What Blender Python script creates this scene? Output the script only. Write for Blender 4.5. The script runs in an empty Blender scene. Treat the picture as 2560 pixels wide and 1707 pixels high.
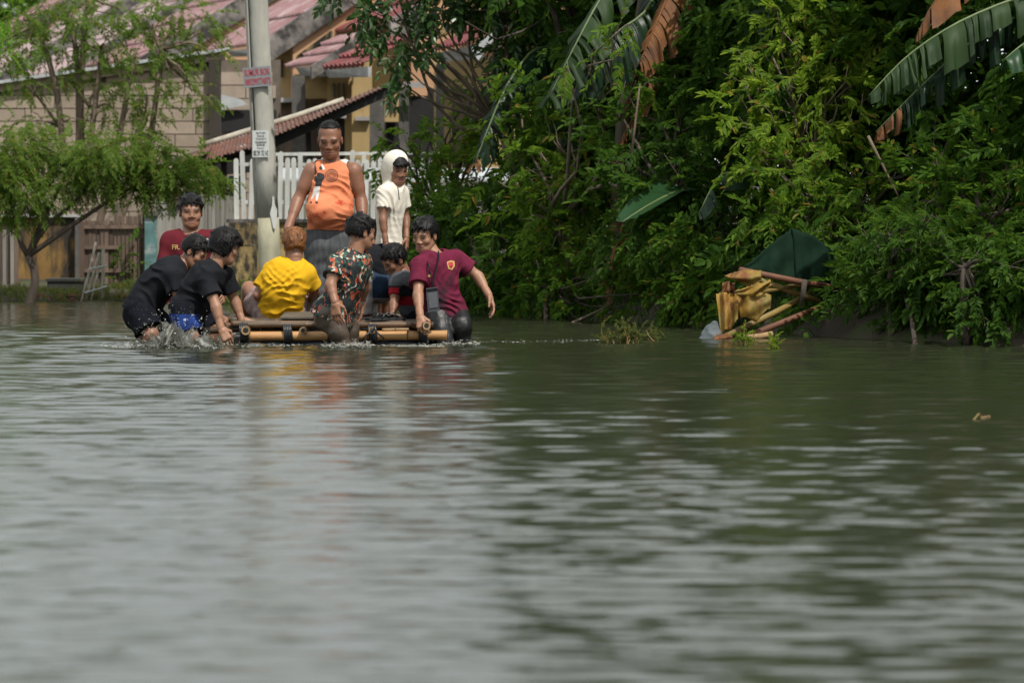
import bpy, math, random
import numpy as np
from mathutils import Vector, Matrix
from mathutils.bvhtree import BVHTree

# ---------------------------------------------------------------- camera, sky, sun, exposure
SC = bpy.context.scene
COL = SC.collection
FPX, HOR, CAMH = 11000.0, 430.0, 1.25      # focal length in photo pixels, horizon row, eye height
PITCH = math.atan((853.5 - HOR) / FPX)
cam_d = bpy.data.cameras.new('camera')
cam = bpy.data.objects.new('camera', cam_d)
COL.objects.link(cam)
cam.location = (0, 0, CAMH)
cam.rotation_euler = (math.pi / 2 - PITCH, 0, 0)
cam_d.sensor_width = 36
cam_d.lens = 36 * FPX / 2560
cam_d.clip_start, cam_d.clip_end = 0.5, 2000
cam_d.dof.use_dof = True
cam_d.dof.focus_distance = 32.2
cam_d.dof.aperture_fstop = 3.6
SC.camera = cam

SUN_DIR = Vector((0.32, -0.45, 0.83)).normalized()    # towards the sun
world = bpy.data.worlds.new('World')
SC.world = world
world.use_nodes = True
_n, _l = world.node_tree.nodes, world.node_tree.links
_n.clear()
_out = _n.new('ShaderNodeOutputWorld')
_bg = _n.new('ShaderNodeBackground')
_sky = _n.new('ShaderNodeTexSky')
_sky.sky_type = 'NISHITA'
_sky.sun_disc = False
_sky.sun_elevation = math.asin(SUN_DIR.z)
_sky.sun_rotation = math.atan2(SUN_DIR.x, SUN_DIR.y)
_sky.dust_density = 3.0
_mix = _n.new('ShaderNodeMix'); _mix.data_type = 'RGBA'
_tc = _n.new('ShaderNodeTexCoord')
_mp = _n.new('ShaderNodeMapping'); _mp.inputs['Scale'].default_value = (1, 1, 2.2)
_no = _n.new('ShaderNodeTexNoise'); _no.inputs['Scale'].default_value = 2.6; _no.inputs['Detail'].default_value = 5
_rp = _n.new('ShaderNodeMapRange')
_rp.inputs[1].default_value = 0.38; _rp.inputs[2].default_value = 0.62
_rp.inputs[3].default_value = 0.60; _rp.inputs[4].default_value = 0.92
_l.new(_tc.outputs['Generated'], _mp.inputs[0]); _l.new(_mp.outputs[0], _no.inputs['Vector'])
_l.new(_no.outputs['Fac'], _rp.inputs[0]); _l.new(_rp.outputs[0], _mix.inputs[0])
_l.new(_sky.outputs[0], _mix.inputs[6]); _mix.inputs[7].default_value = (11.0, 11.6, 11.4, 1)   # thin bright cloud
_l.new(_mix.outputs[2], _bg.inputs[0]); _bg.inputs[1].default_value = 0.1
_l.new(_bg.outputs[0], _out.inputs[0])

sun_d = bpy.data.lights.new('sun', 'SUN')
sun_d.energy = 4.2
sun_d.angle = math.radians(1.0)
sun_d.color = (1.0, 0.95, 0.88)
sun = bpy.data.objects.new('sun', sun_d)
COL.objects.link(sun)
sun.rotation_euler = SUN_DIR.to_track_quat('Z', 'Y').to_euler()
sun.location = (0, 0, 30)
SC.view_settings.view_transform = 'Standard'
SC.view_settings.look = 'None'
SC.view_settings.exposure = -0.1
SC.view_settings.gamma = 1
SC.render.engine = 'CYCLES'
SC.cycles.max_bounces = 6
SC.cycles.transparent_max_bounces = 6
SC.cycles.caustics_reflective = False
SC.cycles.caustics_refractive = False
SC.cycles.use_denoising = True

_cp, _sp = math.cos(PITCH), math.sin(PITCH)
def P(px, py, d):
    """world point that the photo shows at pixel (px, py), standing d metres away"""
    a, b = px - 1280.0, 853.5 - py
    y = FPX * _cp + b * _sp
    z = -FPX * _sp + b * _cp
    k = d / y
    return Vector((a * k, d, CAMH + z * k))
def PX(p):
    """inverse of P for arrays: photo pixel of world points"""
    p = np.asarray(p, float)
    y, z = p[..., 1], p[..., 2] - CAMH
    f = y * _cp - z * _sp
    u = y * _sp + z * _cp
    return 1280 + FPX * p[..., 0] / f, 853.5 - FPX * u / f

# ---------------------------------------------------------------- mesh helpers
def mesh_np(name, V, Fc):
    V = np.asarray(V, np.float32).reshape(-1, 3)
    me = bpy.data.meshes.new(name)
    if isinstance(Fc, np.ndarray):
        k = Fc.shape[1]
        loops = Fc.astype(np.int32).ravel()
        tot = np.full(len(Fc), k, np.int32)
    else:
        tot = np.array([len(f) for f in Fc], np.int32)
        loops = np.array([i for f in Fc for i in f], np.int32)
    me.vertices.add(len(V)); me.vertices.foreach_set('co', V.ravel())
    me.loops.add(len(loops)); me.loops.foreach_set('vertex_index', loops)
    st = np.concatenate([[0], np.cumsum(tot)[:-1]]).astype(np.int32)
    me.polygons.add(len(tot)); me.polygons.foreach_set('loop_start', st)
    me.update(calc_edges=True)
    me.validate()
    return me

def smooth(me, on=True):
    me.polygons.foreach_set('use_smooth', np.full(len(me.polygons), on))

def obj(name, V, Fc, mat, parent=None, sm=False, mats=None, midx=None):
    """one mesh object; V in world coordinates, stored relative to the parent empty(s)"""
    off = Vector((0, 0, 0)); q = parent
    while q is not None:
        off += q.location; q = q.parent
    V = np.asarray(V, float).reshape(-1, 3) - np.array(off)
    me = mesh_np(name, V, Fc)
    o = bpy.data.objects.new(name, me)
    COL.objects.link(o)
    for m in (mats or [mat]):
        me.materials.append(m)
    if midx is not None:
        me.polygons.foreach_set('material_index', np.asarray(midx, np.int32))
    smooth(me, sm)
    if parent is not None: o.parent = parent
    return o

def tag(o, label=None, cat=None, group=None, kind=None):
    if label: o['label'] = label
    if cat: o['category'] = cat
    if group: o['group'] = group
    if kind: o['kind'] = kind
    return o

def thing(name, label, cat, loc, group=None):
    o = bpy.data.objects.new(name, None)
    COL.objects.link(o)
    o.location = loc
    o.empty_display_size = 0.1
    return tag(o, label, cat, group)

def shared(name, me, parent, loc, rot=(0, 0, 0), scale=(1, 1, 1)):
    """an object on shared mesh data at a world location"""
    off = Vector((0, 0, 0)); q = parent
    while q is not None:
        off += q.location; q = q.parent
    o = bpy.data.objects.new(name, me)
    COL.objects.link(o)
    o.parent = parent
    o.location = Vector(loc) - off
    o.rotation_euler = rot
    o.scale = scale
    return o

class MB:
    """collects simple shapes (world coordinates) for one mesh"""
    def __init__(s): s.V, s.F = [], []
    def add(s, V, F):
        b = len(s.V); s.V += [tuple(v) for v in V]; s.F += [tuple(i + b for i in f) for f in F]; return s
    def box(s, lo, hi):
        x0, y0, z0 = lo; x1, y1, z1 = hi
        return s.add([(x0,y0,z0),(x1,y0,z0),(x1,y1,z0),(x0,y1,z0),(x0,y0,z1),(x1,y0,z1),(x1,y1,z1),(x0,y1,z1)],
            [(0,3,2,1),(4,5,6,7),(0,1,5,4),(1,2,6,5),(2,3,7,6),(3,0,4,7)])
    def prism(s, poly, off):
        """polygon of 3D points, extruded by the vector off"""
        off = Vector(off); n = len(poly)
        V = [Vector(p) for p in poly] + [Vector(p) + off for p in poly]
        F = [tuple(range(n)), tuple(range(2*n-1, n-1, -1))] + [(i, i+n, (i+1) % n + n, (i+1) % n) for i in range(n)]
        return s.add(V, F)
    def bar(s, a, b, w, h, up=(0, 0, 1)):
        a, b = Vector(a), Vector(b); t = (b - a).normalized()
        side = t.cross(Vector(up))
        if side.length < 1e-4: side = t.cross(Vector((0, 1, 0)))
        side.normalize(); u = side.cross(t)
        c = [side*(-w/2) + u*(-h/2), side*(w/2) + u*(-h/2), side*(w/2) + u*(h/2), side*(-w/2) + u*(h/2)]
        return s.add([a+k for k in c] + [b+k for k in c], [(0,3,2,1),(4,5,6,7),(0,1,5,4),(1,2,6,5),(2,3,7,6),(3,0,4,7)])
    def tube(s, pts, rad, n=8, caps=True, hollow=False):
        pts = [Vector(p) for p in pts]
        if not hasattr(rad, '__len__'): rad = [rad] * len(pts)
        V, F = [], []
        ref = None
        for i, p in enumerate(pts):
            t = (pts[min(i+1, len(pts)-1)] - pts[max(i-1, 0)]).normalized()
            if ref is None:
                ref = Vector((0, 0, 1)) if abs(t.z) < 0.9 else Vector((1, 0, 0))
            a = (ref - t * ref.dot(t)).normalized(); b = t.cross(a); ref = a
            for k in range(n):
                g = 2 * math.pi * k / n
                V.append(p + (a * math.cos(g) + b * math.sin(g)) * rad[i])
        for i in range(len(pts) - 1):
            for k in range(n):
                F.append((i*n+k, i*n+(k+1) % n, (i+1)*n+(k+1) % n, (i+1)*n+k))
        if caps:
            F.append(tuple(range(n-1, -1, -1))); F.append(tuple((len(pts)-1)*n + k for k in range(n)))
        return s.add(V, F)
    def build(s, name, mat, parent=None, sm=False):
        return obj(name, s.V, s.F, mat, parent, sm)

# ---------------------------------------------------------------- materials
def mat(name, c1, c2=None, rough=0.8, scale=6.0, lo=0.35, hi=0.65, bump=0.0, bscale=None, metal=0.0,
        stretch=(1, 1, 1), c3=None, scale3=3.0, lo3=0.52, hi3=0.6, spec=0.5, rand=0.0, coord='Object', coat=0.0, detail=5.0, wave=None):
    m = bpy.data.materials.new(name); m.use_nodes = True
    n, l = m.node_tree.nodes, m.node_tree.links
    b = n['Principled BSDF']
    b.inputs['Roughness'].default_value = rough
    b.inputs['Metallic'].default_value = metal
    b.inputs['Specular IOR Level'].default_value = spec
    if coat: b.inputs['Coat Weight'].default_value = coat; b.inputs['Coat Roughness'].default_value = 0.15
    tc = n.new('ShaderNodeTexCoord')
    mp = n.new('ShaderNodeMapping'); mp.inputs['Scale'].default_value = stretch
    l.new(tc.outputs[coord], mp.inputs[0])
    oi = n.new('ShaderNodeObjectInfo')
    ad = n.new('ShaderNodeVectorMath'); ad.operation = 'ADD'
    cx = n.new('ShaderNodeCombineXYZ'); ml = n.new('ShaderNodeMath'); ml.operation = 'MULTIPLY'; ml.inputs[1].default_value = 37.0
    l.new(oi.outputs['Random'], ml.inputs[0]); l.new(ml.outputs[0], cx.inputs[0]); l.new(ml.outputs[0], cx.inputs[2])
    l.new(mp.outputs[0], ad.inputs[0]); l.new(cx.outputs[0], ad.inputs[1])
    vec = ad.outputs[0]
    def noise(sc, det=detail):
        t = n.new('ShaderNodeTexNoise'); t.inputs['Scale'].default_value = sc; t.inputs['Detail'].default_value = det
        t.inputs['Roughness'].default_value = 0.62
        l.new(vec, t.inputs['Vector']); return t.outputs['Fac']
    def mixc(f, a, bb):
        x = n.new('ShaderNodeMix'); x.data_type = 'RGBA'
        l.new(f, x.inputs[0])
        for k, v in ((6, a), (7, bb)):
            if isinstance(v, tuple): x.inputs[k].default_value = (*v, 1)
            else: l.new(v, x.inputs[k])
        return x.outputs[2]
    def rng(f, a, bb):
        r = n.new('ShaderNodeMapRange'); r.inputs[1].default_value = a; r.inputs[2].default_value = bb
        l.new(f, r.inputs[0]); return r.outputs[0]
    c = c1
    if c2 is not None: c = mixc(rng(noise(scale), lo, hi), c1, c2)
    if c3 is not None: c = mixc(rng(noise(scale3), lo3, hi3), c, c3)
    if rand:
        hs = n.new('ShaderNodeHueSaturation')
        r = n.new('ShaderNodeMapRange'); r.inputs[3].default_value = 1 - rand; r.inputs[4].default_value = 1 + rand
        l.new(oi.outputs['Random'], r.inputs[0]); l.new(r.outputs[0], hs.inputs['Value'])
        if isinstance(c, tuple): hs.inputs['Color'].default_value = (*c, 1)
        else: l.new(c, hs.inputs['Color'])
        c = hs.outputs[0]
    if isinstance(c, tuple): b.inputs['Base Color'].default_value = (*c, 1)
    else: l.new(c, b.inputs['Base Color'])
    if bump:
        bp = n.new('ShaderNodeBump'); bp.inputs['Strength'].default_value = bump; bp.inputs['Distance'].default_value = 0.02
        l.new(noise(bscale or scale * 3), bp.inputs['Height']); l.new(bp.outputs[0], b.inputs['Normal'])
    return m

def leaf_mat(name, c1, c2, c3=None, rough=0.55, trans=0.5, spec=0.16):
    """leaf: colour varies from leaf to leaf, light passes through"""
    m = bpy.data.materials.new(name); m.use_nodes = True
    n, l = m.node_tree.nodes, m.node_tree.links
    b = n['Principled BSDF']; out = n['Material Output']
    b.inputs['Roughness'].default_value = rough
    b.inputs['Specular IOR Level'].default_value = spec
    g = n.new('ShaderNodeNewGeometry')
    r = n.new('ShaderNodeValToRGB')
    e = r.color_ramp.elements
    e[0].position, e[0].color = 0.0, (*c1, 1)
    e[1].position, e[1].color = 0.93, (*c2, 1)
    if c3: x = e.new(0.985); x.color = (*c3, 1)
    l.new(g.outputs['Random Per Island'], r.inputs[0])
    l.new(r.outputs[0], b.inputs['Base Color'])
    t = n.new('ShaderNodeBsdfTranslucent')
    hs = n.new('ShaderNodeHueSaturation'); hs.inputs['Value'].default_value = 2.0; hs.inputs['Hue'].default_value = 0.485
    l.new(r.outputs[0], hs.inputs['Color']); l.new(hs.outputs[0], t.inputs[0])
    mx = n.new('ShaderNodeMixShader'); mx.inputs[0].default_value = trans
    l.new(b.outputs[0], mx.inputs[1]); l.new(t.outputs[0], mx.inputs[2]); l.new(mx.outputs[0], out.inputs[0])
    return m

M = {}
M['concrete'] = mat('concrete', (0.46, 0.445, 0.39), (0.35, 0.34, 0.30), 0.85, 7, bump=0.25, bscale=40, stretch=(1, 1, 0.35), c3=(0.13, 0.12, 0.10), scale3=5, lo3=0.58, hi3=0.72)
M['pole_paint'] = mat('pole_paint', (0.42, 0.395, 0.28), (0.27, 0.255, 0.18), 0.85, 9, bump=0.2, bscale=40, stretch=(1, 1, 0.3))
M['white_paint'] = mat('white_paint', (0.68, 0.68, 0.65), (0.48, 0.48, 0.45), 0.7, 9, stretch=(1, 1, 0.4), bump=0.1, rand=0.1)
M['mould_wall'] = mat('mould_wall', (0.42, 0.31, 0.13), (0.24, 0.17, 0.07), 0.9, 3.5, bump=0.2, bscale=30, stretch=(1, 1, 0.55), c3=(0.035, 0.03, 0.022), scale3=5.5, lo3=0.45, hi3=0.55)
M['rust_wall'] = mat('rust_wall', (0.30, 0.18, 0.05), (0.11, 0.05, 0.02), 0.85, 2.2, stretch=(1.6, 1, 0.5), c3=(0.03, 0.022, 0.016), scale3=2.0, lo3=0.46, hi3=0.56)
M['block'] = mat('block', (0.40, 0.32, 0.25), (0.32, 0.255, 0.20), 0.9, 5, bump=0.2, bscale=60, rand=0.12, c3=(0.2, 0.16, 0.12), scale3=3, lo3=0.6, hi3=0.75)
M['mortar'] = mat('mortar', (0.17, 0.135, 0.105), (0.12, 0.1, 0.08), 0.95, 9)
M['dark_wood'] = mat('dark_wood', (0.05, 0.04, 0.032), (0.03, 0.025, 0.02), 0.85, 8, stretch=(1, 1, 0.2), rand=0.2)
M['brown_wood'] = mat('brown_wood', (0.17, 0.115, 0.085), (0.09, 0.062, 0.048), 0.85, 9, stretch=(1, 1, 0.18), rand=0.3, bump=0.2)
M['grey_wood'] = mat('grey_wood', (0.33, 0.31, 0.28), (0.20, 0.19, 0.17), 0.85, 12, stretch=(1.5, 1, 0.12), rand=0.22, bump=0.2)
M['teal'] = mat('teal', (0.13, 0.27, 0.27), (0.07, 0.14, 0.14), 0.7, 6, c3=(0.3, 0.36, 0.36), scale3=4)
M['teal_bright'] = mat('teal_bright', (0.02, 0.24, 0.24), (0.01, 0.15, 0.16), 0.6, 6)
M['trough'] = mat('trough', (0.045, 0.045, 0.04), (0.025, 0.027, 0.022), 0.9, 5, c3=(0.06, 0.075, 0.03), scale3=3)
M['bamboo_grey'] = mat('bamboo_grey', (0.45, 0.41, 0.33), (0.27, 0.24, 0.19), 0.7, 8, rand=0.15)
M['peach'] = mat('peach', (0.56, 0.33, 0.19), (0.46, 0.26, 0.15), 0.9, 2.5, bump=0.08, bscale=30, c3=(0.30, 0.18, 0.11), scale3=1.6, lo3=0.6, hi3=0.75)
M['yellow_wall'] = mat('yellow_wall', (0.55, 0.40, 0.19), (0.44, 0.31, 0.14), 0.9, 2.5, bump=0.08, bscale=30, c3=(0.25, 0.18, 0.09), scale3=1.8, lo3=0.6, hi3=0.75)
M['mould_concrete'] = mat('mould_concrete', (0.20, 0.18, 0.165), (0.04, 0.036, 0.034), 0.9, 5, lo=.42, hi=.58, bump=0.3, c3=(0.34, 0.31, 0.28), scale3=3, lo3=0.56, hi3=0.66)
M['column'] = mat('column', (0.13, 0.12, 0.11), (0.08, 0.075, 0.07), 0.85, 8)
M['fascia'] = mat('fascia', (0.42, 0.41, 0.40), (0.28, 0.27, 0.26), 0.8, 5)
M['roof_pink'] = mat('roof_pink', (0.30, 0.175, 0.175), (0.20, 0.095, 0.095), 0.6, 4, stretch=(1, 1, 1), rand=0.1, c3=(0.42, 0.31, 0.31), scale3=2.5, lo3=0.52, hi3=0.7)
M['roof_red'] = mat('roof_red', (0.22, 0.042, 0.042), (0.13, 0.03, 0.03), 0.5, 4, rand=0.15, c3=(0.45, 0.2, 0.2), scale3=3, lo3=0.58, hi3=0.75)
M['roof_white'] = mat('roof_white', (0.40, 0.32, 0.315), (0.27, 0.17, 0.17), 0.6, 4, rand=0.1)
M['rust_sheet'] = mat('rust_sheet', (0.18, 0.075, 0.048), (0.08, 0.035, 0.025), 0.85, 5, c3=(0.32, 0.26, 0.23), scale3=5, lo3=0.58, hi3=0.68)
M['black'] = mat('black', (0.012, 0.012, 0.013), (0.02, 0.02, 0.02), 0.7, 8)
M['metal_white'] = mat('metal_white', (0.6, 0.62, 0.63), (0.45, 0.47, 0.48), 0.35, 6, metal=0.2)
M['sign_grey'] = mat('sign_grey', (0.24, 0.255, 0.27), (0.19, 0.20, 0.215), 0.5, 20)
M['sign_red'] = mat('sign_red', (0.45, 0.03, 0.05), (0.32, 0.03, 0.05), 0.6, 60)
M['paper'] = mat('paper', (0.60, 0.62, 0.60), (0.52, 0.54, 0.52), 0.8, 15)
M['ink'] = mat('ink', (0.03, 0.03, 0.035), None, 0.8)
M['soil'] = mat('soil', (0.060, 0.045, 0.03), (0.03, 0.024, 0.017), 0.95, 3, bump=0.5, bscale=20, c3=(0.05, 0.07, 0.02), scale3=1.5)
M['bark'] = mat('bark', (0.10, 0.075, 0.055), (0.05, 0.038, 0.03), 0.9, 10, bump=0.5, bscale=30, stretch=(1, 1, 0.3))
M['bark_pale'] = mat('bark_pale', (0.22, 0.165, 0.12), (0.12, 0.09, 0.065), 0.9, 10, bump=0.4, bscale=30, stretch=(1, 1, 0.3))
M['bamboo'] = mat('bamboo', (0.55, 0.30, 0.12), (0.40, 0.20, 0.075), 0.42, 5, stretch=(0.4, 1, 1), rand=0.08, c3=(0.24, 0.12, 0.05), scale3=6, lo3=0.6, hi3=0.7)
M['bamboo_node'] = mat('bamboo_node', (0.17, 0.085, 0.035), (0.10, 0.05, 0.02), 0.6, 9)
M['bamboo_wet'] = mat('bamboo_wet', (0.12, 0.075, 0.042), (0.05, 0.034, 0.022), 0.4, 7, rand=0.3, stretch=(0.4, 1, 1))
M['bamboo_cut'] = mat('bamboo_cut', (0.42, 0.27, 0.13), (0.25, 0.15, 0.07), 0.7, 20)
M['rubber'] = mat('rubber', (0.014, 0.015, 0.017), (0.03, 0.03, 0.032), 0.35, 9)
M['leaf_dead'] = mat('leaf_dead', (0.19, 0.070, 0.013), (0.09, 0.034, 0.010), 0.75, 6, stretch=(1, 1, 1), c3=(0.07, 0.03, 0.015), scale3=5, lo3=0.58, hi3=0.68)
M['leaf_yellow'] = mat('leaf_yellow', (0.30, 0.165, 0.018), (0.17, 0.13, 0.03), 0.7, 7, c3=(0.15, 0.05, 0.010), scale3=6, lo3=0.54, hi3=0.64, bump=.4, bscale=18, stretch=(1, 1, .5))
M['tarp'] = mat('tarp', (0.008, 0.024, 0.013), (0.005, 0.016, 0.009), 0.9, 12, bump=0.15, spec=.1)
M['stem_yellow'] = mat('stem_yellow', (0.27, 0.19, 0.055), (0.17, 0.11, 0.035), 0.6, 5)
M['wood_red'] = mat('wood_red', (0.17, 0.07, 0.035), (0.10, 0.04, 0.02), 0.7, 6)
# ---------------------------------------------------------------- water, ground
rs = np.random.RandomState(4)
def bank_y(x):
    """distance at which the water meets the land, along x"""
    xs = np.array([-60, -5.2, -3.9, -3.0, -2.2, -1.2, -0.2, 0.6, 1.2, 1.9, 2.6, 3.6, 6.0, 60])
    ys = np.array([42.6, 42.6, 42.6, 42.0, 41.0, 40.4, 38.6, 37.4, 36.0, 34.6, 33.0, 31.6, 30.4, 29.0])
    return np.interp(x, xs, ys)

def axis(parts):
    a = []
    for lo, hi, st in parts:
        a.append(np.arange(lo, hi - 1e-6, st))
    return np.concatenate(a)
wx = np.concatenate([axis([(-70, -8, 6.2), (-8, -5.6, 0.3), (-5.6, 5.6, 0.055), (5.6, 8, 0.3), (8, 70, 6.2)]), [70]])
wy = np.concatenate([axis([(-60, 6, 6), (6, 10, 0.2), (10, 20, 0.024), (20, 36, 0.036), (36, 46, 0.07), (46, 60, 2)]), [62]])
X, Y = np.meshgrid(wx, wy, indexing='ij')
Zw = np.zeros_like(X)
env = np.clip(np.minimum((Y - 7) / 4, (47 - Y) / 4), 0, 1) * np.clip((7.6 - np.abs(X)) / 2, 0, 1)
for i in range(72):
    lam = 0.085 * (0.42 / 0.085) ** rs.rand() if i < 62 else rs.uniform(.7, 1.8)
    th = rs.normal(0, 0.30) + 0.06
    slope = 0.0200 * (0.22 if lam > 0.45 else 0.75 if lam > .28 else 1.15) * (0.8 + 0.5 * rs.rand())
    k = 2 * math.pi / lam
    ph = k * (np.sin(th) * X + np.cos(th) * Y) + rs.rand() * 6.28
    # wave trains come in patches, as wind ripples do
    pa = 0.55 + 0.75 * np.sin(X * rs.uniform(0.5, 1.4) + rs.rand() * 6.28 + 0.4 * Y) * np.sin(Y * rs.uniform(0.25, 0.8) + rs.rand() * 6.28)
    Zw += slope * lam / 6.283 * np.sin(ph) * np.clip(pa, 0, 1.4)
Zw *= env
# disturbed water round the raft and the legs
def churn(px, py, d, sx, sy, amp):
    global Zw
    c = P(px, py, d)
    g = np.exp(-((X - c.x) / sx) ** 2 - ((Y - d) / sy) ** 2)
    amp *= .6
    Zw = Zw + amp * g * np.abs(np.sin(X * 11 + 2 * np.sin(Y * 5)) * np.sin(Y * 17 + 1.5 * np.sin(X * 8))) + amp * 0.3 * g
for a in ((860, 862, 31.25, 0.35, 0.14, 0.032), (1000, 862, 31.4, 0.6, 0.14, 0.018), (1150, 858, 31.8, 0.22, 0.18, 0.03), (1290, 850, 32.2, 0.5, 0.15, 0.02), (1420, 848, 32.6, 0.3, 0.1, 0.02),
          (430, 866, 31.5, 0.40, 0.22, 0.045), (340, 868, 31.6, 0.4, 0.2, 0.03), (560, 866, 31.4, 0.3, 0.15, 0.03), (700, 862, 31.4, 0.5, 0.12, 0.016)):
    churn(*a)
nx, ny = X.shape
idx = np.arange(nx * ny).reshape(nx, ny)
Fw = np.stack([idx[:-1, :-1], idx[1:, :-1], idx[1:, 1:], idx[:-1, 1:]], -1).reshape(-1, 4)
mw = bpy.data.materials.new('flood_water'); mw.use_nodes = True
n, l = mw.node_tree.nodes, mw.node_tree.links
b = n['Principled BSDF']
b.inputs['Roughness'].default_value = 0.12
b.inputs['IOR'].default_value = 1.33
tc = n.new('ShaderNodeTexCoord')
no = n.new('ShaderNodeTexNoise'); no.inputs['Scale'].default_value = 0.35; no.inputs['Detail'].default_value = 3
mr = n.new('ShaderNodeMix'); mr.data_type = 'RGBA'
mr.inputs[6].default_value = (0.024, 0.028, 0.015, 1); mr.inputs[7].default_value = (0.032, 0.035, 0.021, 1)
l.new(tc.outputs['Object'], no.inputs['Vector']); l.new(no.outputs['Fac'], mr.inputs[0]); l.new(mr.outputs[2], b.inputs['Base Color'])
no2 = n.new('ShaderNodeTexNoise'); no2.inputs['Scale'].default_value = 1.0; no2.inputs['Detail'].default_value = 4
bp = n.new('ShaderNodeBump'); bp.inputs['Strength'].default_value = 0.16; bp.inputs['Distance'].default_value = 0.02
mpw = n.new('ShaderNodeMapping'); mpw.inputs['Scale'].default_value = (3.2, 10, 3); l.new(tc.outputs['Object'], mpw.inputs[0]); l.new(mpw.outputs[0], no2.inputs['Vector']); l.new(no2.outputs['Fac'], bp.inputs['Height']); l.new(bp.outputs[0], b.inputs['Normal'])
M['water'] = mw
water = obj('flood_water', np.stack([X, Y, Zw], -1), Fw, mw, sm=True)
tag(water, 'murky grey green flood water covering the street', 'water', kind='structure')

gx = np.concatenate([axis([(-300, -20, 20), (-20, -8, 1.5), (-8, 8, 0.2), (8, 20, 1.5), (20, 300, 20)]), [300]])
gy = np.concatenate([axis([(-60, 24, 6), (24, 54, 0.25), (54, 80, 2), (80, 600, 40)]), [600]])
GX, GY = np.meshgrid(gx, gy, indexing='ij')
def ground_z(x, y):
    s = y - bank_y(x)
    z = np.where(s < 0, -0.45 * np.clip(-s / 1.2, 0, 1) ** 0.8, 0.10 * np.clip(s / 0.5, 0, 1) + 0.10 * np.clip((s - 0.5) / 4, 0, 1))
    right = np.clip((x - 0.2) / 1.0, 0, 1)
    z = z + np.where(s > 0, right * 0.25 * np.clip(s / 1.0, 0, 1), 0)
    return z + 0.025 * np.sin(x * 3.1 + y * 1.3) * np.sin(y * 4.3 - x)
GZ = ground_z(GX, GY)
gnx, gny = GX.shape
gi = np.arange(gnx * gny).reshape(gnx, gny)
FG = np.stack([gi[:-1, :-1], gi[1:, :-1], gi[1:, 1:], gi[:-1, 1:]], -1).reshape(-1, 4)
tag(obj('ground', np.stack([GX, GY, GZ], -1), FG, M['soil'], sm=True), 'dark muddy ground along the flooded bank', 'ground', kind='structure')

# ---------------------------------------------------------------- foliage
def leaflet(p, a, s, nrm, L, W):
    """folded leaf of two quads"""
    return [p, p + a*0.32*L + s*W*0.5 + nrm*W*0.16, p + a*0.72*L + s*W*0.36 + nrm*W*0.08, p + a*L - nrm*0.12*L,
            p + a*0.72*L - s*W*0.36 + nrm*W*0.08, p + a*0.32*L - s*W*0.5 + nrm*W*0.16]
def spray(seed, pairs, L, ll, lw, droop=0.35, ang=62, jitter=0.25, tipleaf=True):
    r = np.random.RandomState(seed); V = []; Fq = []
    def put(p, a, s, nrm, k):
        b0 = len(V); V.extend(leaflet(p, a, s, nrm, ll * k, lw * k)); Fq.append((b0, b0+1, b0+2, b0+3)); Fq.append((b0, b0+3, b0+4, b0+5))
    def axis_at(t): return np.array([t * L * (1 - 0.15 * droop * t), 0, -droop * L * t * t])
    for i in range(pairs):
        t = (i + 0.8) / (pairs + 0.3)
        for sd in (-1, 1):
            g = math.radians(ang - 22 * t) + r.normal(0, jitter * 0.5)
            a = np.array([math.cos(g), sd * math.sin(g), -0.28 + r.normal(0, jitter)]); a /= np.linalg.norm(a)
            nr = np.array([r.normal(0, jitter), r.normal(0, jitter), 1.0]); nr -= a * nr.dot(a); nr /= np.linalg.norm(nr)
            put(axis_at(t) + np.array([r.normal(0, 0.01), 0, 0]), a, np.cross(nr, a), nr, (1 - 0.35 * abs(t - 0.45)) * r.uniform(0.8, 1.15))
    if tipleaf:
        a = np.array([0.85, 0, -0.5]); nr = np.array([0.5, 0, 0.85]); put(axis_at(1.0), a, np.array([0, 1., 0]), nr, 1.0)
    # thin stalk
    b0 = len(V); w = 0.0035
    pts = [axis_at(t) for t in (0, 0.5, 1)]
    for q in pts: V.extend([q + [0, -w, 0], q + [0, w, 0]])
    Fq.extend([(b0, b0+1, b0+3, b0+2), (b0+2, b0+3, b0+5, b0+4)])
    return np.array(V), np.array(Fq)
SPR = {
  'pinnate': [spray(i, 7, 0.30, 0.105, 0.042) for i in range(4)],
  'broad': [spray(10 + i, 5, 0.26, 0.115, 0.055, 0.5) for i in range(4)],
  'feather': [spray(20 + i, 13, 0.30, 0.062, 0.020, 0.5, 68) for i in range(4)],
  'feather_small': [spray(50 + i, 10, 0.22, 0.05, 0.018, 0.4, 62) for i in range(4)],
  'glossy': [spray(30 + i, 4, 0.24, 0.12, 0.058, 0.8, 55, 0.35) for i in range(4)],
  'small': [spray(40 + i, 6, 0.17, 0.055, 0.03, 0.3, 60, 0.35) for i in range(4)],
}
def scatter(kind, pos, dirs, scale, rng):
    """place sprays; returns V, F"""
    Vs, Fs = [], []; base = 0
    pick = rng.randint(0, 4, len(pos))
    for k in range(4):
        sel = np.where(pick == k)[0]
        if not len(sel): continue
        Vt, Ft = SPR[kind][k]
        a = dirs[sel]; a = a / np.linalg.norm(a, axis=1, keepdims=True)
        up = np.tile([0, 0, 1.0], (len(sel), 1)) + rng.normal(0, 0.35, (len(sel), 3))
        up -= a * (up * a).sum(1, keepdims=True); up /= np.linalg.norm(up, axis=1, keepdims=True)
        sd = np.cross(up, a)
        R = np.stack([a, sd, up], -1)                  # columns
        V = np.einsum('nij,mj->nmi', R, Vt) * scale[sel][:, None, None] + pos[sel][:, None, :]
        m = len(Vt)
        F = Ft[None] + (np.arange(len(sel)) * m)[:, None, None] + base
        Vs.append(V.reshape(-1, 3)); Fs.append(F.reshape(-1, 4)); base += len(sel) * m
    return np.concatenate(Vs), np.concatenate(Fs)

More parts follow.
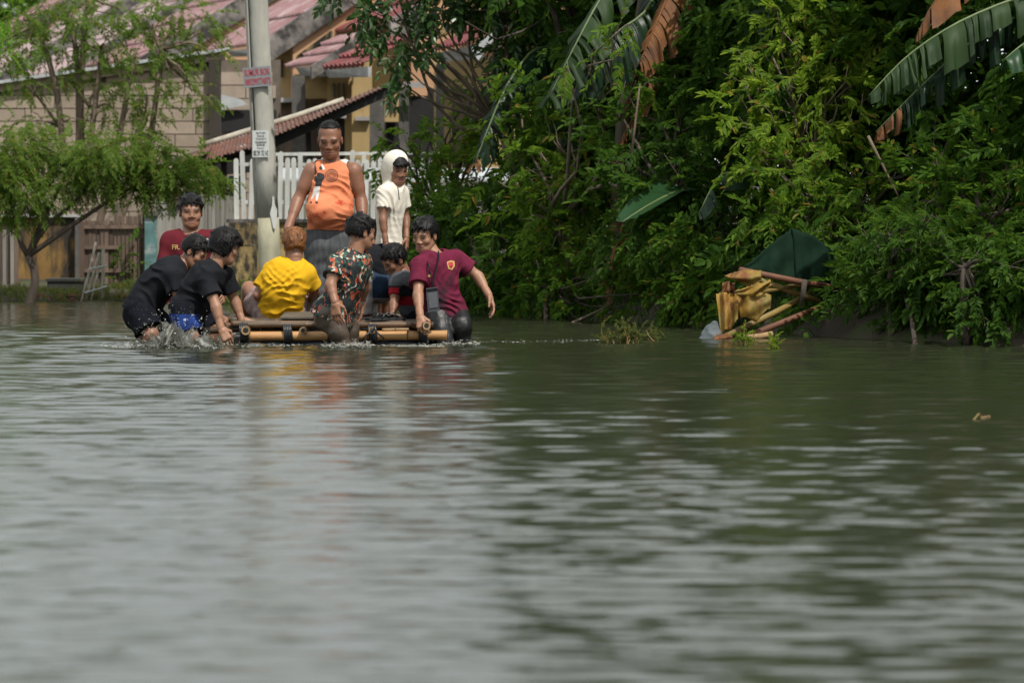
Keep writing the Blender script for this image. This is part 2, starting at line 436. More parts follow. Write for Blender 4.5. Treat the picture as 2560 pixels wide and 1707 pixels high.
def clump_sprays(clumps, rng, dens, droop=0.25, shell=0.45, out=1.0, wind=(0, 0, 0)):
    pos, dirs = [], []
    for c, r in clumps:
        nn = max(4, int(dens * r * r * rng.uniform(0.85, 1.15)))
        d = rng.normal(0, 1, (nn, 3)); d /= np.linalg.norm(d, axis=1, keepdims=True)
        d[:, 2] = np.where(d[:, 2] < -0.3, d[:, 2] * 0.4, d[:, 2])
        rad = r * (shell + (1 - shell) * rng.rand(nn) ** 0.6)
        p = np.array(c) + d * rad[:, None] * np.array([1.0, 0.9, 0.82])
        pos.append(p); dirs.append(d * out + rng.normal(0, 0.45, (nn, 3)) + np.array([0, 0, -droop]) + np.array(wind))
    return np.concatenate(pos), np.concatenate(dirs)

def limb(mb, a, b, r0, r1, rng, sag=0.06, n=5, sides=7):
    a, b = Vector(a), Vector(b); L = (b - a).length; pts, rad = [], []
    j1 = Vector(rng.normal(0, sag * L, 3)); j2 = Vector(rng.normal(0, sag * L, 3))
    for i in range(n + 1):
        t = i / n
        pts.append(a.lerp(b, t) + j1 * math.sin(math.pi * t) + j2 * math.sin(2 * math.pi * t) * 0.5)
        rad.append(r0 + (r1 - r0) * t)
    mb.tube(pts, rad, sides)
    return pts

def tree(name, label, cat, base, fork, clumps, kind, lmat, bmat, seed, dens=55, mains=None, scale=1.0, r0=0.07, group=None, droop=0.25, wind=(0, 0, 0), shell=0.45, stems=None, twigs=True):
    """trunk with limbs to each clump of leaves, crown of sprays"""
    rng = np.random.RandomState(seed)
    t = thing(name, label, cat, base, group)
    mb = MB()
    base, fork = Vector(base), Vector(fork)
    if stems is None:
        pts = limb(mb, base - Vector((0, 0, 0.25)), fork, r0, r0 * 0.7, rng, 0.04, 6, 9)
        starts = [fork]
        for e in mains or []:
            ps = limb(mb, fork, e, r0 * .6, r0 * .25, rng, .05, 6, 7); starts += [Vector(q) for q in ps[2:]]
    else:
        starts = []
        for s in stems:
            limb(mb, base + Vector((rng.uniform(-.12, .12), rng.uniform(-.1, .1), -0.2)), s, r0, r0 * 0.45, rng, 0.03, 7, 7)
            starts.append(Vector(s)); starts.append(base.lerp(Vector(s), 0.6))
    for c, r in clumps:
        c = Vector(c)
        s = min(starts, key=lambda q: (q - c).length)
        limb(mb, s, c, r0 * 0.42, r0 * 0.12, rng, 0.08, 5, 6)
        if twigs:
            for k in range(3):
                e = c + Vector(rng.normal(0, r * 0.5, 3)); limb(mb, c.lerp(s, 0.25), e, r0 * 0.13, r0 * 0.05, rng, 0.08, 3, 4)
    mb.build('trunk', bmat, t, sm=True)
    pos, dirs = clump_sprays(clumps, rng, dens, droop, shell, wind=wind)
    sc = rng.uniform(0.75, 1.25, len(pos)) * scale
    V, F = scatter(kind, pos, dirs, sc, rng)
    o = obj('crown', V, F, lmat, t)
    return t

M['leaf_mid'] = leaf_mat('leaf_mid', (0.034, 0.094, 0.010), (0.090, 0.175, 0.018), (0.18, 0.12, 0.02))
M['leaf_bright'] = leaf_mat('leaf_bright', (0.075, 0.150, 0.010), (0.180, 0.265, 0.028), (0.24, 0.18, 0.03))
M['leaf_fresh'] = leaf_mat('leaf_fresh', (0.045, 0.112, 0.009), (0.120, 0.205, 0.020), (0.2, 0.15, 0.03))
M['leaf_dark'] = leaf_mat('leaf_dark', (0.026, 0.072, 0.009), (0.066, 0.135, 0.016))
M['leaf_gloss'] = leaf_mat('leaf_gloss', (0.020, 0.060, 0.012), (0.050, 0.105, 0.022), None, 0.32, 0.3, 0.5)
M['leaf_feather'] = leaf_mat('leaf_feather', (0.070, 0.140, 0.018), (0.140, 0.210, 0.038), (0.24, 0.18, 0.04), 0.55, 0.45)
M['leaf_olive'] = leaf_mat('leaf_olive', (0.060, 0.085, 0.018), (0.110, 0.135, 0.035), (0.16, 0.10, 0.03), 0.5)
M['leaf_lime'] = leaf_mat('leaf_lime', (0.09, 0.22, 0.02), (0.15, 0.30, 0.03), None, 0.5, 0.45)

def clumps_px(lst):
    """(px, py, d, r in metres)"""
    return [(P(a, b, d), r) for a, b, d, r in lst]
def rand_clumps(seed, x0, x1, y0, y1, d0, d1, n, r0, r1):
    rng = np.random.RandomState(seed); out = []
    for i in range(n):
        out.append((rng.uniform(x0, x1), rng.uniform(y0, y1), rng.uniform(d0, d1), rng.uniform(r0, r1)))
    return clumps_px(out)
def on_ground(px, d):
    p = P(px, 700, d); return Vector((p.x, d, float(ground_z(np.array(p.x), np.array(d)))))
# ---------------------------------------------------------------- left bank: block wall, houses, fences, shed
def px_box(mb, x0, y0, x1, y1, d, depth):
    """upright slab: pixel rectangle at distance d, going back by depth"""
    a, c = P(x0, y1, d), P(x1, y0, d)
    return mb.box((a.x, d, a.z), (c.x, d + depth, c.z))

# block wall
D = 48.0
wl = thing('block_wall', 'pale beige block wall with sloping white topped edge behind left trees', 'wall', (P(300, 560, D).x, D, 0.1))
def top_row(px): return np.interp(px, [-80, 570], [216, 122])     # white edge slopes up to the right
mb = MB()
mb.prism([P(-80, 700, D + 0.03), P(536, 700, D + 0.03), P(536, top_row(536) + 26, D + 0.03), P(-80, top_row(-80) + 26, D + 0.03)], (0, 0.15, 0))
mb.build('mortar_core', M['mortar'], wl)
rngb = random.Random(7)
zb, bh, bl = 0.12, 0.140, 0.61
x_left, x_right = P(-80, 0, D).x, P(538, 0, D).x
for c in range(16):
    x = x_left - rngb.uniform(0, bl)
    z0 = zb + c * bh
    while x < x_right:
        xa, xb = max(x, x_left), min(x + bl, x_right)
        x += bl
        if xb - xa < 0.06: continue
        pa = PX((xa, D, z0))[0]; pb = PX((xb, D, z0))[0]
        za = float(P(pa, top_row(pa) + 26, D).z); zc = float(P(pb, top_row(pb) + 26, D).z)
        if z0 + 0.03 > min(za, zc): continue
        g = 0.005
        t0, t1 = min(z0 + bh - g, za), min(z0 + bh - g, zc)
        yo = D + rngb.uniform(-0.006, 0.006)
        MB().prism([(xa + g, yo, z0 + g), (xb - g, yo, z0 + g), (xb - g, yo, t1), (xa + g, yo, t0)], (0, 0.05, 0)).build('block', M['block'], wl)
MB().prism([P(-80, top_row(-80) + 26, D - 0.04), P(560, top_row(560) + 26, D - 0.04), P(560, top_row(560) + 4, D - 0.04), P(-80, top_row(-80) + 4, D - 0.04)], (0, 0.25, 0)).build('ring_beam', M['block'], wl)
MB().prism([P(-80, top_row(-80) + 5, D - 0.12), P(572, top_row(572) + 5, D - 0.12), P(572, top_row(572) - 3, D - 0.12), P(-80, top_row(-80) - 3, D - 0.12)], (0, 0.4, 0)).build('edge_flashing', M['metal_white'], wl)
px_box(MB(), 524, 150, 549, 700, D - 0.1, 0.25).build('corner_post', M['dark_wood'], wl)

# second piece of block wall, set back behind the post and pole
D = 49.4
w2 = thing('block_wall', 'shaded beige block wall behind concrete pole under white eave board', 'wall', (P(600, 560, D).x, D, 0.1))
px_box(MB(), 545, 150, 700, 700, D + 0.03, 0.15).build('mortar_core', M['mortar'], w2)
for c in range(15):
    z0 = 0.12 + c * 0.15; x = P(545, 0, D).x - (0.3 if c % 2 else 0); x1 = P(690, 0, D).x
    while x < x1:
        xa, xb = max(x, P(545, 0, D).x), min(x + 0.61, x1); x += 0.61
        if xb - xa > 0.05: MB().box((xa + .005, D, z0 + .005), (xb - .005, D + 0.05, z0 + 0.145)).build('block', M['block'], w2)
MB().prism([P(547, 235, D - 0.2), P(600, 248, D - 0.2), P(620, 262, D - 0.2), P(550, 276, D - 0.2)], (0, 0.02, 0)).build('torn_sheet', M['metal_white'], w2)
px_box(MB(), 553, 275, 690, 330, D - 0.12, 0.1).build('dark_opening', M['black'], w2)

# houses
UF = Vector((-0.24, 0.97, 0)).normalized()         # along the row, away
VR = Vector((0.97, 0.24, 0)).normalized()          # into each house, to the right
def roof(parent, near, far, L, rise, m, rows, name='roof'):
    """roof of lapped corrugated rows going up from the eave near-far"""
    near, far = Vector(near), Vector(far)
    S = VR * L + Vector((0, 0, rise))
    nrm = (far - near).cross(S).normalized()
    if nrm.z < 0: nrm = -nrm
    E = far - near; Le = E.length; eu = E.normalized()
    nw = max(6, int(Le / 0.11)) * 6
    r = bpy.data.objects.new(name, None); COL.objects.link(r); r.parent = parent
    for k in range(rows):
        V, F = [], []
        for q, t in enumerate((k / rows, (k + 1.08) / rows)):
            for i in range(nw + 1):
                s = i / nw
                w = 0.018 * math.sin(2 * math.pi * s * Le / 0.11)
                V.append(near + eu * (s * Le) + S * t + nrm * (w + (0.045 if q == 0 else 0.0)))
        n1 = nw + 1
        for i in range(nw): F.append((i, i + 1, n1 + i + 1, n1 + i))
        # front lip of the row
        b0 = len(V)
        for i in range(n1): V.append(V[i] - nrm * 0.045)
        for i in range(nw): F.append((b0 + i, b0 + i + 1, i + 1, i))
        obj('roof_panel', V, F, m, r)
    return r
def parapet(parent, near, L, rise, h, low, thick=0.14):
    near = Vector(near); S = VR * L + Vector((0, 0, rise))
    a = near - VR * 0.1 - Vector((0, 0, 0.1 * rise / L))
    MB().prism([a + Vector((0, 0, -low)), a + Vector((0, 0, h)), near + S + Vector((0, 0, h)), near + S + Vector((0, 0, -low))], UF * thick).build('parapet', M['mould_concrete'], parent)
def gable(parent, near, L, rise, low, m, start=0.0, base=2.1, back=0.02):
    near = Vector(near) + UF * back; S = VR * L + Vector((0, 0, rise))
    a = near + S * start
    MB().prism([Vector((a.x, a.y, base)), a + Vector((0, 0, -low)), near + S + Vector((0, 0, -low)), Vector(((near + S).x, (near + S).y, base))], UF * 0.12).build('gable_wall', m, parent)

def house(label, near_px, dn, W, L, rise, m, rows, par_h, par_low, gstart=0.0):
    near = P(near_px[0], near_px[1], dn)
    h = thing('row_house', label, 'house', (near.x, near.y, 0.1), 'row houses behind the left bank')
    far = near + UF * W
    roof(h, near + UF * 0.1, far, L, rise, m, rows)
    parapet(h, near - UF * 0.06, L, rise, par_h, par_low)
    gable(h, near, L, rise, par_low * 0.9, M['peach'], gstart)
    return h, near, far
# far to near
hA, nA, fA = house('farthest row house, bleached whitish roof behind tree crowns', (165, 182), 65.5, 5.5, 4.2, 2.5, M['roof_white'], 9, 0.08, 0.16)
MB().prism([fA, nA, Vector((nA.x, nA.y, 0.1)), Vector((fA.x, fA.y, 0.1))], VR * 0.12).build('facade', M['yellow_wall'], hA)
hG, nG, fG = house('row house with whitish pink roof second from far left end', (-20, 208), 73.0, 6.0, 4.2, 2.5, M['roof_white'], 9, 0.08, 0.16)
hH, nH, fH = house('row house at far left end, pink roof behind lime foliage', (-200, 228), 81.0, 6.0, 4.2, 2.5, M['roof_pink'], 9, 0.08, 0.16)
hB, nB, fB = house('row house with pale pink roof between whitish roof and concrete pole', (372, 146), 58.5, 5.6, 4.2, 2.5, M['roof_pink'], 9, 0.08, 0.22)
MB().prism([fB, nB, Vector((nB.x, nB.y, 0.1)), Vector((fB.x, fB.y, 0.1))], VR * 0.12).build('facade', M['yellow_wall'], hB)
hC, nC, fC = house('row house with stepped pink roof just right of concrete pole', (681, 108), 52.3, 4.6, 4.2, 2.8, M['roof_pink'], 8, 0.10, 0.2, 0.06)
# its porch side: yellow wall, white lintel, dark recess
px_box(MB(), 676, 118, 737, 245, 52.75, 0.12).build('porch_wall', M['yellow_wall'], hC)
px_box(MB(), 676, 245, 734, 256, 52.55, 0.3).build('lintel', M['fascia'], hC)
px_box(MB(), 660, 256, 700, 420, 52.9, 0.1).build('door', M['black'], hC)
px_box(MB(), 700, 256, 736, 420, 52.85, 0.1).build('wall_panel', M['brown_wood'], hC)
MB().prism([P(566, 128, 53.9), P(676, 116, 52.4), P(676, 140, 52.4), P(580, 143, 53.9)], VR * 0.05).build('fascia', M['fascia'], hC)
px_box(MB(), 702, 150, 707, 194, 52.72, 0.02).build('wall_fixture', M['black'], hC)

hD, nD, fD = house('row house with bright red roof and pink porch roof behind the big man', (996, 60), 49.2, 4.2, 3.0, 1.7, M['roof_red'], 6, 0.10, 0.2, 0.05)
MB().prism([P(734, 160, 52.0), P(742, 140, 52.0), P(826, 78, 51.6), P(826, 100, 51.6), P(760, 150, 52.0)], (0.02, 0.15, 0)).build('barge_band', M['mould_wall'], hD)
# porch roofs
pn = P(800, 163, 48.6); pf = pn + UF * 1.9
roof(hD, pn, pf, 0.62, 0.37, M['roof_pink'], 3, 'porch_roof')
parapet(hD, pn - UF * 0.05, 0.62, 0.38, 0.05, 0.10, 0.1)
pn2 = P(914, 166, 47.6); pf2 = P(811, 175, 48.5)
S2 = UF * 0.9
roof(hD, pn2, pf2, 0.55, 0.34, M['roof_red'], 3, 'porch_roof')
MB().prism([P(738, 168, 49.6), P(812, 170, 48.55), P(818, 192, 48.55), P(752, 190, 49.6)], VR * 0.04).build('fascia', M['fascia'], hD)
MB().prism([P(814, 176, 48.45), P(920, 167, 47.55), P(920, 193, 47.55), P(822, 195, 48.45)], VR * 0.04).build('fascia', M['fascia'], hD)
# walls of the facade under the porch
D = 49.6
px_box(MB(), 734, 186, 830, 247, D, 0.12).build('facade', M['yellow_wall'], hD)
px_box(MB(), 760, 247, 822, 420, D + 0.25, 0.1).build('recess', M['brown_wood'], hD)
px_box(MB(), 818, 190, 882, 296, D - 0.1, 0.12).build('facade', M['yellow_wall'], hD)
px_box(MB(), 880, 190, 930, 420, D - 0.25, 0.12).build('facade', M['yellow_wall'], hD)
px_box(MB(), 818, 282, 866, 296, D - 0.2, 0.12).build('lintel', M['fascia'], hD)
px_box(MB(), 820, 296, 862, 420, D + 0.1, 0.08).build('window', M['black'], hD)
px_box(MB(), 862, 296, 882, 420, D - 0.12, 0.12).build('jamb', M['yellow_wall'], hD)
for x in (834, 846, 858): px_box(MB(), x, 208, x + 4, 244, D - 0.13, 0.03).build('vent_slot', M['column'], hD)
px_box(MB(), 888, 292, 926, 302, D - 0.32, 0.07).build('ledge', M['fascia'], hD)
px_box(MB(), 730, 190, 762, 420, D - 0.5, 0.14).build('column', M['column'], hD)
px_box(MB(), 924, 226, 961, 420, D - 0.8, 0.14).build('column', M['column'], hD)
px_box(MB(), 958, 236, 1000, 305, D - 0.4, 0.12).build('facade', M['yellow_wall'], hD)
for x in (968, 978, 988): px_box(MB(), x, 240, x + 4, 282, D - 0.43, 0.03).build('vent_slot', M['column'], hD)
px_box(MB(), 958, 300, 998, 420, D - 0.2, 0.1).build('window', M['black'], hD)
px_box(MB(), 962, 304, 966, 420, D - 0.25, 0.04).build('window_frame', M['column'], hD)
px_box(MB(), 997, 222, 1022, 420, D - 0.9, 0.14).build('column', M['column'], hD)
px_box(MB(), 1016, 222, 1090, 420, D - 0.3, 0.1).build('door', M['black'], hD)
px_box(MB(), 1005, 205, 1060, 220, D - 1.1, 0.06).build('fascia', M['fascia'], hD)
px_box(MB(), 900, 90, 1100, 230, D - 0.1, 0.1).build('facade', M['yellow_wall'], hD)

hE, nE, fE = house('nearest row house, red porch roof and white trim half hidden by glossy leaves', (1330, -40), 47.0, 3.4, 3.0, 1.7, M['roof_red'], 6, 0.10, 0.2, 0.05)
px_box(MB(), 1060, -40, 1210, 90, 47.4, 0.12).build('gable_wall', M['peach'], hE)
MB().prism([P(1085, 100, 47.2), P(1110, 70, 47.2), P(1190, 30, 47.0), P(1190, 52, 47.0)], (0.02, 0.1, 0)).build('barge_band', M['mould_wall'], hE)
roof(hE, P(1178, 112, 45.2), P(1080, 132, 46.6), 0.8, 0.5, M['roof_red'], 3, 'porch_roof')
MB().prism([P(1090, 134, 46.55), P(1180, 114, 45.15), P(1205, 148, 45.15), P(1100, 155, 46.55)], VR * 0.04).build('fascia', M['fascia'], hE)
MB().prism([P(1176, 120, 45.1), P(1240, 72, 45.1), P(1246, 84, 45.1), P(1196, 152, 45.1)], (0, 0.04, 0)).build('edge_trim', M['metal_white'], hE)
px_box(MB(), 1085, 150, 1420, 420, 46.8, 0.12).build('facade', M['yellow_wall'], hE)
px_box(MB(), 1130, 225, 1182, 420, 46.7, 0.08).build('window', M['brown_wood'], hE)
px_box(MB(), 1090, 160, 1110, 420, 46.3, 0.14).build('column', M['column'], hE)

# lean-to shed with rusty sheets
D = 45.2
sh = thing('lean_to_shed', 'lean-to shed with rusty corrugated roof and bamboo ridge pole behind picket fence', 'shed', (P(700, 500, D).x, D, 0.15))
pts = [P(500, 366, D), P(560, 347, D), P(640, 322, D), P(740, 291, D), P(860, 249, D)]
MB().tube(pts, [0.032, 0.034, 0.033, 0.031, 0.027], 10).build('bamboo_pole', M['bamboo_grey'], sh, sm=True)
def sheet(a0, a1, b1, b0, n, m=10, amp=0.009, name='roof_sheet', mt=None):
    """corrugated sheet between four corners: a0-a1 top edge, b0-b1 bottom edge"""
    a0, a1, b0, b1 = map(Vector, (a0, a1, b0, b1)); V, F = [], []
    nr = (a1 - a0).cross(b0 - a0).normalized(); per = 8; n = int(n * 1.6)
    for j in range(m + 1):
        for i in range(n * per + 1):
            s, t = i / (n * per), j / m
            tt = t * (1 + 0.05 * math.sin(s * 37) * (t > 0.9))
            V.append(a0.lerp(a1, s).lerp(b0.lerp(b1, s), tt) + nr * amp * math.sin(2 * math.pi * s * n))
    w = n * per + 1
    for j in range(m):
        for i in range(n * per): F.append((j*w+i, j*w+i+1, (j+1)*w+i+1, (j+1)*w+i))
    return obj(name, V, F, mt or M['rust_sheet'], sh)
sheet(P(520, 362, D + .06), P(645, 322, D + .06), P(640, 366, D - 0.9), P(505, 402, D - 0.9), 9)
sheet(P(640, 326, D + .04), P(760, 288, D + .04), P(765, 306, D - 0.85), P(640, 360, D - 0.9), 8)
sheet(P(755, 290, D + .05), P(872, 250, D + .05), P(875, 258, D - 0.8), P(758, 310, D - 0.85), 8)
sheet(P(860, 252, D + .02), P(990, 200, D + .1), P(992, 205, D - 0.7), P(865, 262, D - 0.75), 8)
sheet(P(455, 398, D - .1), P(530, 362, D - .1), P(522, 380, D - 1.0), P(440, 412, D - 1.0), 5)
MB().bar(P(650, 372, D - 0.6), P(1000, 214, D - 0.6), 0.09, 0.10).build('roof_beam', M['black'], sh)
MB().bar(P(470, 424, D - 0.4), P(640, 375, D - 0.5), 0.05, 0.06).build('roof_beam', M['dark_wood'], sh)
MB().prism([P(430, 398, D + 0.3), P(640, 345, D + 0.3), P(640, 430, D + 0.3), P(430, 450, D + 0.3)], (0, 0.03, 0)).build('interior_shade', M['black'], sh)  # black panel put in for the shade inside the shed, under its roof
MB().prism([P(410, 402, D), P(500, 376, D), P(505, 388, D), P(416, 415, D)], (0, 0.6, 0)).build('eave_board', M['column'], sh)
MB().bar(P(770, 310, D - .3), P(782, 560, D - .3), 0.05, 0.05).build('post', M['black'], sh)
MB().bar(P(560, 380, D - .3), P(560, 600, D - .3), 0.06, 0.06).build('post', M['dark_wood'], sh)
px_box(MB(), 572, 440, 600, 500, D - 0.2, 0.1).build('teal_panel', M['teal_bright'], sh)

# white picket fence on a stained low wall
D = 43.3
lw = thing('low_wall', 'stained yellow plaster base wall streaked black under white picket fence', 'wall', (P(830, 700, D).x, D, 0.05))
px_box(MB(), 572, 556, 1105, 800, D, 0.16).build('plaster', M['mould_wall'], lw)
px_box(MB(), 566, 548, 1108, 557, D - 0.03, 0.22).build('coping', M['mould_concrete'], lw)
px_box(MB(), 572, 557, 642, 790, D - 0.06, 0.2).build('pier', M['mould_wall'], lw)
px_box(MB(), 596, 612, 640, 614, D - 0.064, 0.02).build('joint', M['mould_concrete'], lw)
fe = thing('picket_fence', 'white wooden picket fence with rounded tops behind the standing man', 'fence', (P(830, 550, D).x, D, P(830, 550, D).z))
w, hh = 0.046, 0.60
V, F = [], []
prof = [(-w/2, 0), (w/2, 0), (w/2, hh - 0.02), (w*0.32, hh - 0.006), (0, hh), (-w*0.32, hh - 0.006), (-w/2, hh - 0.02)]
mp_ = MB().prism([Vector((x, 0, z)) for x, z in prof], (0, 0.018, 0))
pk = mesh_np('picket', mp_.V, mp_.F); smooth(pk, False); pk.materials.append(M['white_paint'])
rp = random.Random(3)
for px in np.arange(592, 1108, 17.9):
    b_ = P(px + rp.uniform(-1, 1), 549, D + 0.02)
    tall = 1.12 if rp.random() < 0.12 else 1.0
    shared('picket', pk, fe, b_, (0, math.radians(rp.uniform(-1.6, 1.6)), 0), (1, 1, tall * rp.uniform(0.98, 1.02)))
for yy in (411, 505):
    MB().bar(P(585, yy, D + 0.06), P(1108, yy + 2, D + 0.06), 0.03, 0.035).build('rail', M['white_paint'], fe)
MB().bar(P(690, 386, D + 0.1), P(1108, 382, D + 0.1), 0.03, 0.032).build('top_rail', M['white_paint'], fe)
for px in (700, 910, 1085): MB().bar(P(px, 552, D + 0.1), P(px, 384, D + 0.1), 0.04, 0.04).build('post', M['white_paint'], fe)

# grey plank gate, teal post
D = 44.4
gt = thing('plank_gate', 'weathered grey plank gate beside man in dark red shirt', 'gate', (P(500, 720, D).x, D, 0.1))
rg = random.Random(5)
x = 414
while x < 588:
    wd = rg.uniform(13, 19) if x < 500 else rg.uniform(8, 12)
    px_box(MB(), x, 489 + rg.uniform(-3, 3), x + wd - 1.6, 720, D + rg.uniform(-.01, .01), 0.02).build('plank', M['grey_wood'], gt)
    x += wd
for yy in (520, 640): px_box(MB(), 412, yy, 588, yy + 12, D + 0.03, 0.03).build('cross_rail', M['dark_wood'], gt)
px_box(MB(), 390, 494, 412, 720, D - 0.12, 0.09).build('gate_post', M['grey_wood'], gt)
px_box(MB(), 384, 510, 414, 521, D - 0.14, 0.14).build('post_band', M['grey_wood'], gt)
px_box(MB(), 430, 482, 450, 516, D - 0.05, 0.05).build('cross_rail', M['brown_wood'], gt)
for px in np.arange(495, 596, 12): px_box(MB(), px, 476, px + 8, 500, D + 0.25, 0.02).build('back_paling', M['brown_wood'], gt)
px_box(MB(), 492, 473, 600, 478, D + 0.23, 0.03).build('top_bar', M['dark_wood'], gt)
tp = thing('teal_post', 'teal painted concrete post between brown and grey gates', 'post', (P(377, 720, 44.2).x, 44.2, 0.1))
px_box(MB(), 362, 540, 391, 730, 44.2, 0.12).build('shaft', M['teal'], tp)
px_box(MB(), 358, 528, 394, 540, 44.17, 0.18).build('cap', M['mould_concrete'], tp)

# brown slatted gate
D = 44.3
bg = thing('slatted_gate', 'brown slatted wooden gate with cross rails left of teal post', 'gate', (P(280, 720, D).x, D, 0.1))
x = 203
while x < 358:
    wd = rg.uniform(9, 13)
    top = 552 if x < 275 else 538 + rg.uniform(-2, 3)
    px_box(MB(), x, top, x + wd - (3 if x > 225 else 1.5), 722 + rg.uniform(-8, 6), D + rg.uniform(-.01, .01), 0.018).build('slat', M['brown_wood'], bg)
    x += wd
for yy, x1 in ((563, 360), (614, 300), (672, 330)): px_box(MB(), 200, yy, x1, yy + 9, D - 0.03, 0.025).build('cross_rail', M['brown_wood'], bg)
px_box(MB(), 199, 556, 210, 724, D - 0.04, 0.05).build('gate_post', M['brown_wood'], bg)
px_box(MB(), 206, 560, 358, 722, D + 0.2, 0.02).build('backing_board', M['dark_wood'], bg)

# rust-stained wall with a little balustrade
D = 45.0
rw = thing('stained_wall', 'rust and yellow stained low wall with small balustrade behind left tree', 'wall', (P(120, 720, D).x, D, 0.1))
px_box(MB(), -60, 543, 196, 740, D, 0.12).build('plaster', M['rust_wall'], rw)
px_box(MB(), -60, 536, 204, 543, D - 0.05, 0.2).build('ledge', M['fascia'], rw)
px_box(MB(), -60, 516, 232, 520, D - 0.02, 0.1).build('top_rail', M['block'], rw)
for px in np.arange(-50, 230, 11.5): px_box(MB(), px, 520, px + 6, 536, D, 0.05).build('baluster', M['block'], rw)
px_box(MB(), 188, 545, 196, 720, D - 0.12, 0.08).build('drain_pipe', M['column'], rw)
# stake fence on the far left
D = 43.8
sf = thing('stake_fence', 'weathered upright stakes at far left edge beside dark tree trunk', 'fence', (P(15, 730, D).x, D, 0.1))
x = -70
while x < 46:
    wd = rg.uniform(8, 12)
    px_box(MB(), x, 578 + rg.uniform(-8, 8), x + wd - 1.5, 728, D + rg.uniform(-.02, .02), 0.03).build('stake', M['grey_wood'] if rg.random() < .5 else M['brown_wood'], sf)
    x += wd
px_box(MB(), -70, 640, 46, 648, D + 0.03, 0.03).build('cross_rail', M['brown_wood'], sf)
# trough
D = 43.2
tr = thing('stone_trough', 'dark mossy concrete trough on the shore beside slatted gate', 'trough', (P(160, 740, D).x, D, 0.05))
a, c = P(118, 742, D), P(202, 697, D)
MB().box((a.x, D, a.z), (c.x, D + 0.35, a.z + (c.z - a.z) * 0.86)).build('basin', M['trough'], tr)
MB().box((a.x - .015, D - .015, a.z + (c.z - a.z) * 0.86), (c.x + .015, D + 0.365, c.z)).build('rim', M['trough'], tr)
# leaning poles rack
D = 42.6
rk = thing('pole_rack', 'rack of pale poles leaning together on grassy shore', 'rack', (P(235, 755, D).x, D, 0.05))
for a_, b_, r_ in (((204, 754), (240, 606), .014), ((214, 752), (248, 632), .016), ((228, 752), (252, 640), .014), ((256, 752), (258, 620), .018)):
    MB().tube([P(*a_, D), P((a_[0] + b_[0]) / 2 + 1, (a_[1] + b_[1]) / 2, D + .06), P(*b_, D + 0.15)], [r_, r_ * .95, r_ * .8], 8).build('pole', M['bamboo_grey'], rk, sm=True)
for a_, b_ in (((212, 732), (268, 716)), ((228, 672), (268, 664))):
    MB().tube([P(*a_, D - .04), P(*b_, D - .02)], .008, 6).build('crossbar', M['metal_white'], rk, sm=True)

# utility pole with its two notices
D = 40.6
up = thing('utility_pole', 'tall grey concrete utility pole with cream painted foot', 'pole', (P(676, 770, D).x, D, 0.0))
cx_t, cx_b = 643.5, 677.0
def pole_c(y): return cx_t + (cx_b - cx_t) * y / 700.0
ys = [-500, -200, 0, 150, 300, 420, 545]
MB().tube([P(pole_c(y), y, D) for y in ys], [0.094 + 0.006 * (y + 500) / 1000 for y in ys], 24).build('shaft', M['concrete'], up, sm=True)
ys = [545, 620, 700, 775]
MB().tube([P(pole_c(y), y, D) for y in ys], [0.1025] * 4, 24).build('painted_foot', M['pole_paint'], up, sm=True)
MB().tube([P(pole_c(y) - 22, y, D - 0.085) for y in (-300, 0, 200, 330)], 0.006, 6).build('cable', M['black'], up, sm=True)
MB().tube([P(pole_c(y) - 27, y, D - 0.03) for y in (-300, 0, 250, 560)], 0.02, 8).build('conduit', M['concrete'], up, sm=True)
def text_mesh(s, size_w, size_h):
    """outlined text as flat triangles centred on the origin, in the unit box size_w x size_h"""
    cu = bpy.data.curves.new('lettering', 'FONT'); cu.body = s; cu.align_x = 'CENTER'; cu.align_y = 'CENTER'; cu.resolution_u = 3
    cu.offset = 0.012
    o = bpy.data.objects.new('lettering', cu); COL.objects.link(o)
    dg = bpy.context.evaluated_depsgraph_get(); me = o.evaluated_get(dg).to_mesh()
    V = np.array([v.co[:] for v in me.vertices]); F = [tuple(p.vertices) for p in me.polygons]
    o.evaluated_get(dg).to_mesh_clear(); bpy.data.objects.remove(o); bpy.data.curves.remove(cu)
    V = V[:, :2]; lo, hi = V.min(0), V.max(0)
    V = (V - (lo + hi) / 2) / (hi - lo) * np.array([size_w, size_h])
    return V, F
def notice_text(s, cx, cy, wpx, hpx, d, rot, m, parent):
    V, F = text_mesh(s, wpx, hpx)
    c_, s_ = math.cos(rot), math.sin(rot)
    W = [P(cx + x * c_ - y * s_, cy - (x * s_ + y * c_), d) for x, y in V]
    return obj('lettering', W, F, m, parent)
sg = thing('tin_sign', 'grey tin sign with red well drilling lettering high on concrete pole', 'sign', P(643, 193, D - 0.16))
def rot_rect(cx, cy, w_, h_, r_, d, th):
    c_, s_ = math.cos(r_), math.sin(r_)
    return MB().prism([P(cx + x*c_ - y*s_, cy - (x*s_ + y*c_), d) for x, y in ((-w_/2, -h_/2), (w_/2, -h_/2), (w_/2, h_/2), (-w_/2, h_/2))], (0, th, 0))
R3 = math.radians(5)
rot_rect(643, 193, 69, 50, R3, D - 0.125, 0.006).build('plate', M['sign_grey'], sg)
notice_text('SUMUR BOR', 642, 181, 63, 17, D - 0.128, R3, M['sign_red'], sg)
notice_text('085299774872', 645, 204, 64, 16, D - 0.128, R3, M['sign_red'], sg)
pp = thing('paper_notice', 'white printed paper notice pasted lower on concrete pole', 'notice', P(652, 360, D - 0.14))
rot_rect(652, 360, 42, 67, 0.01, D - 0.118, 0.003).build('sheet', M['paper'], pp)
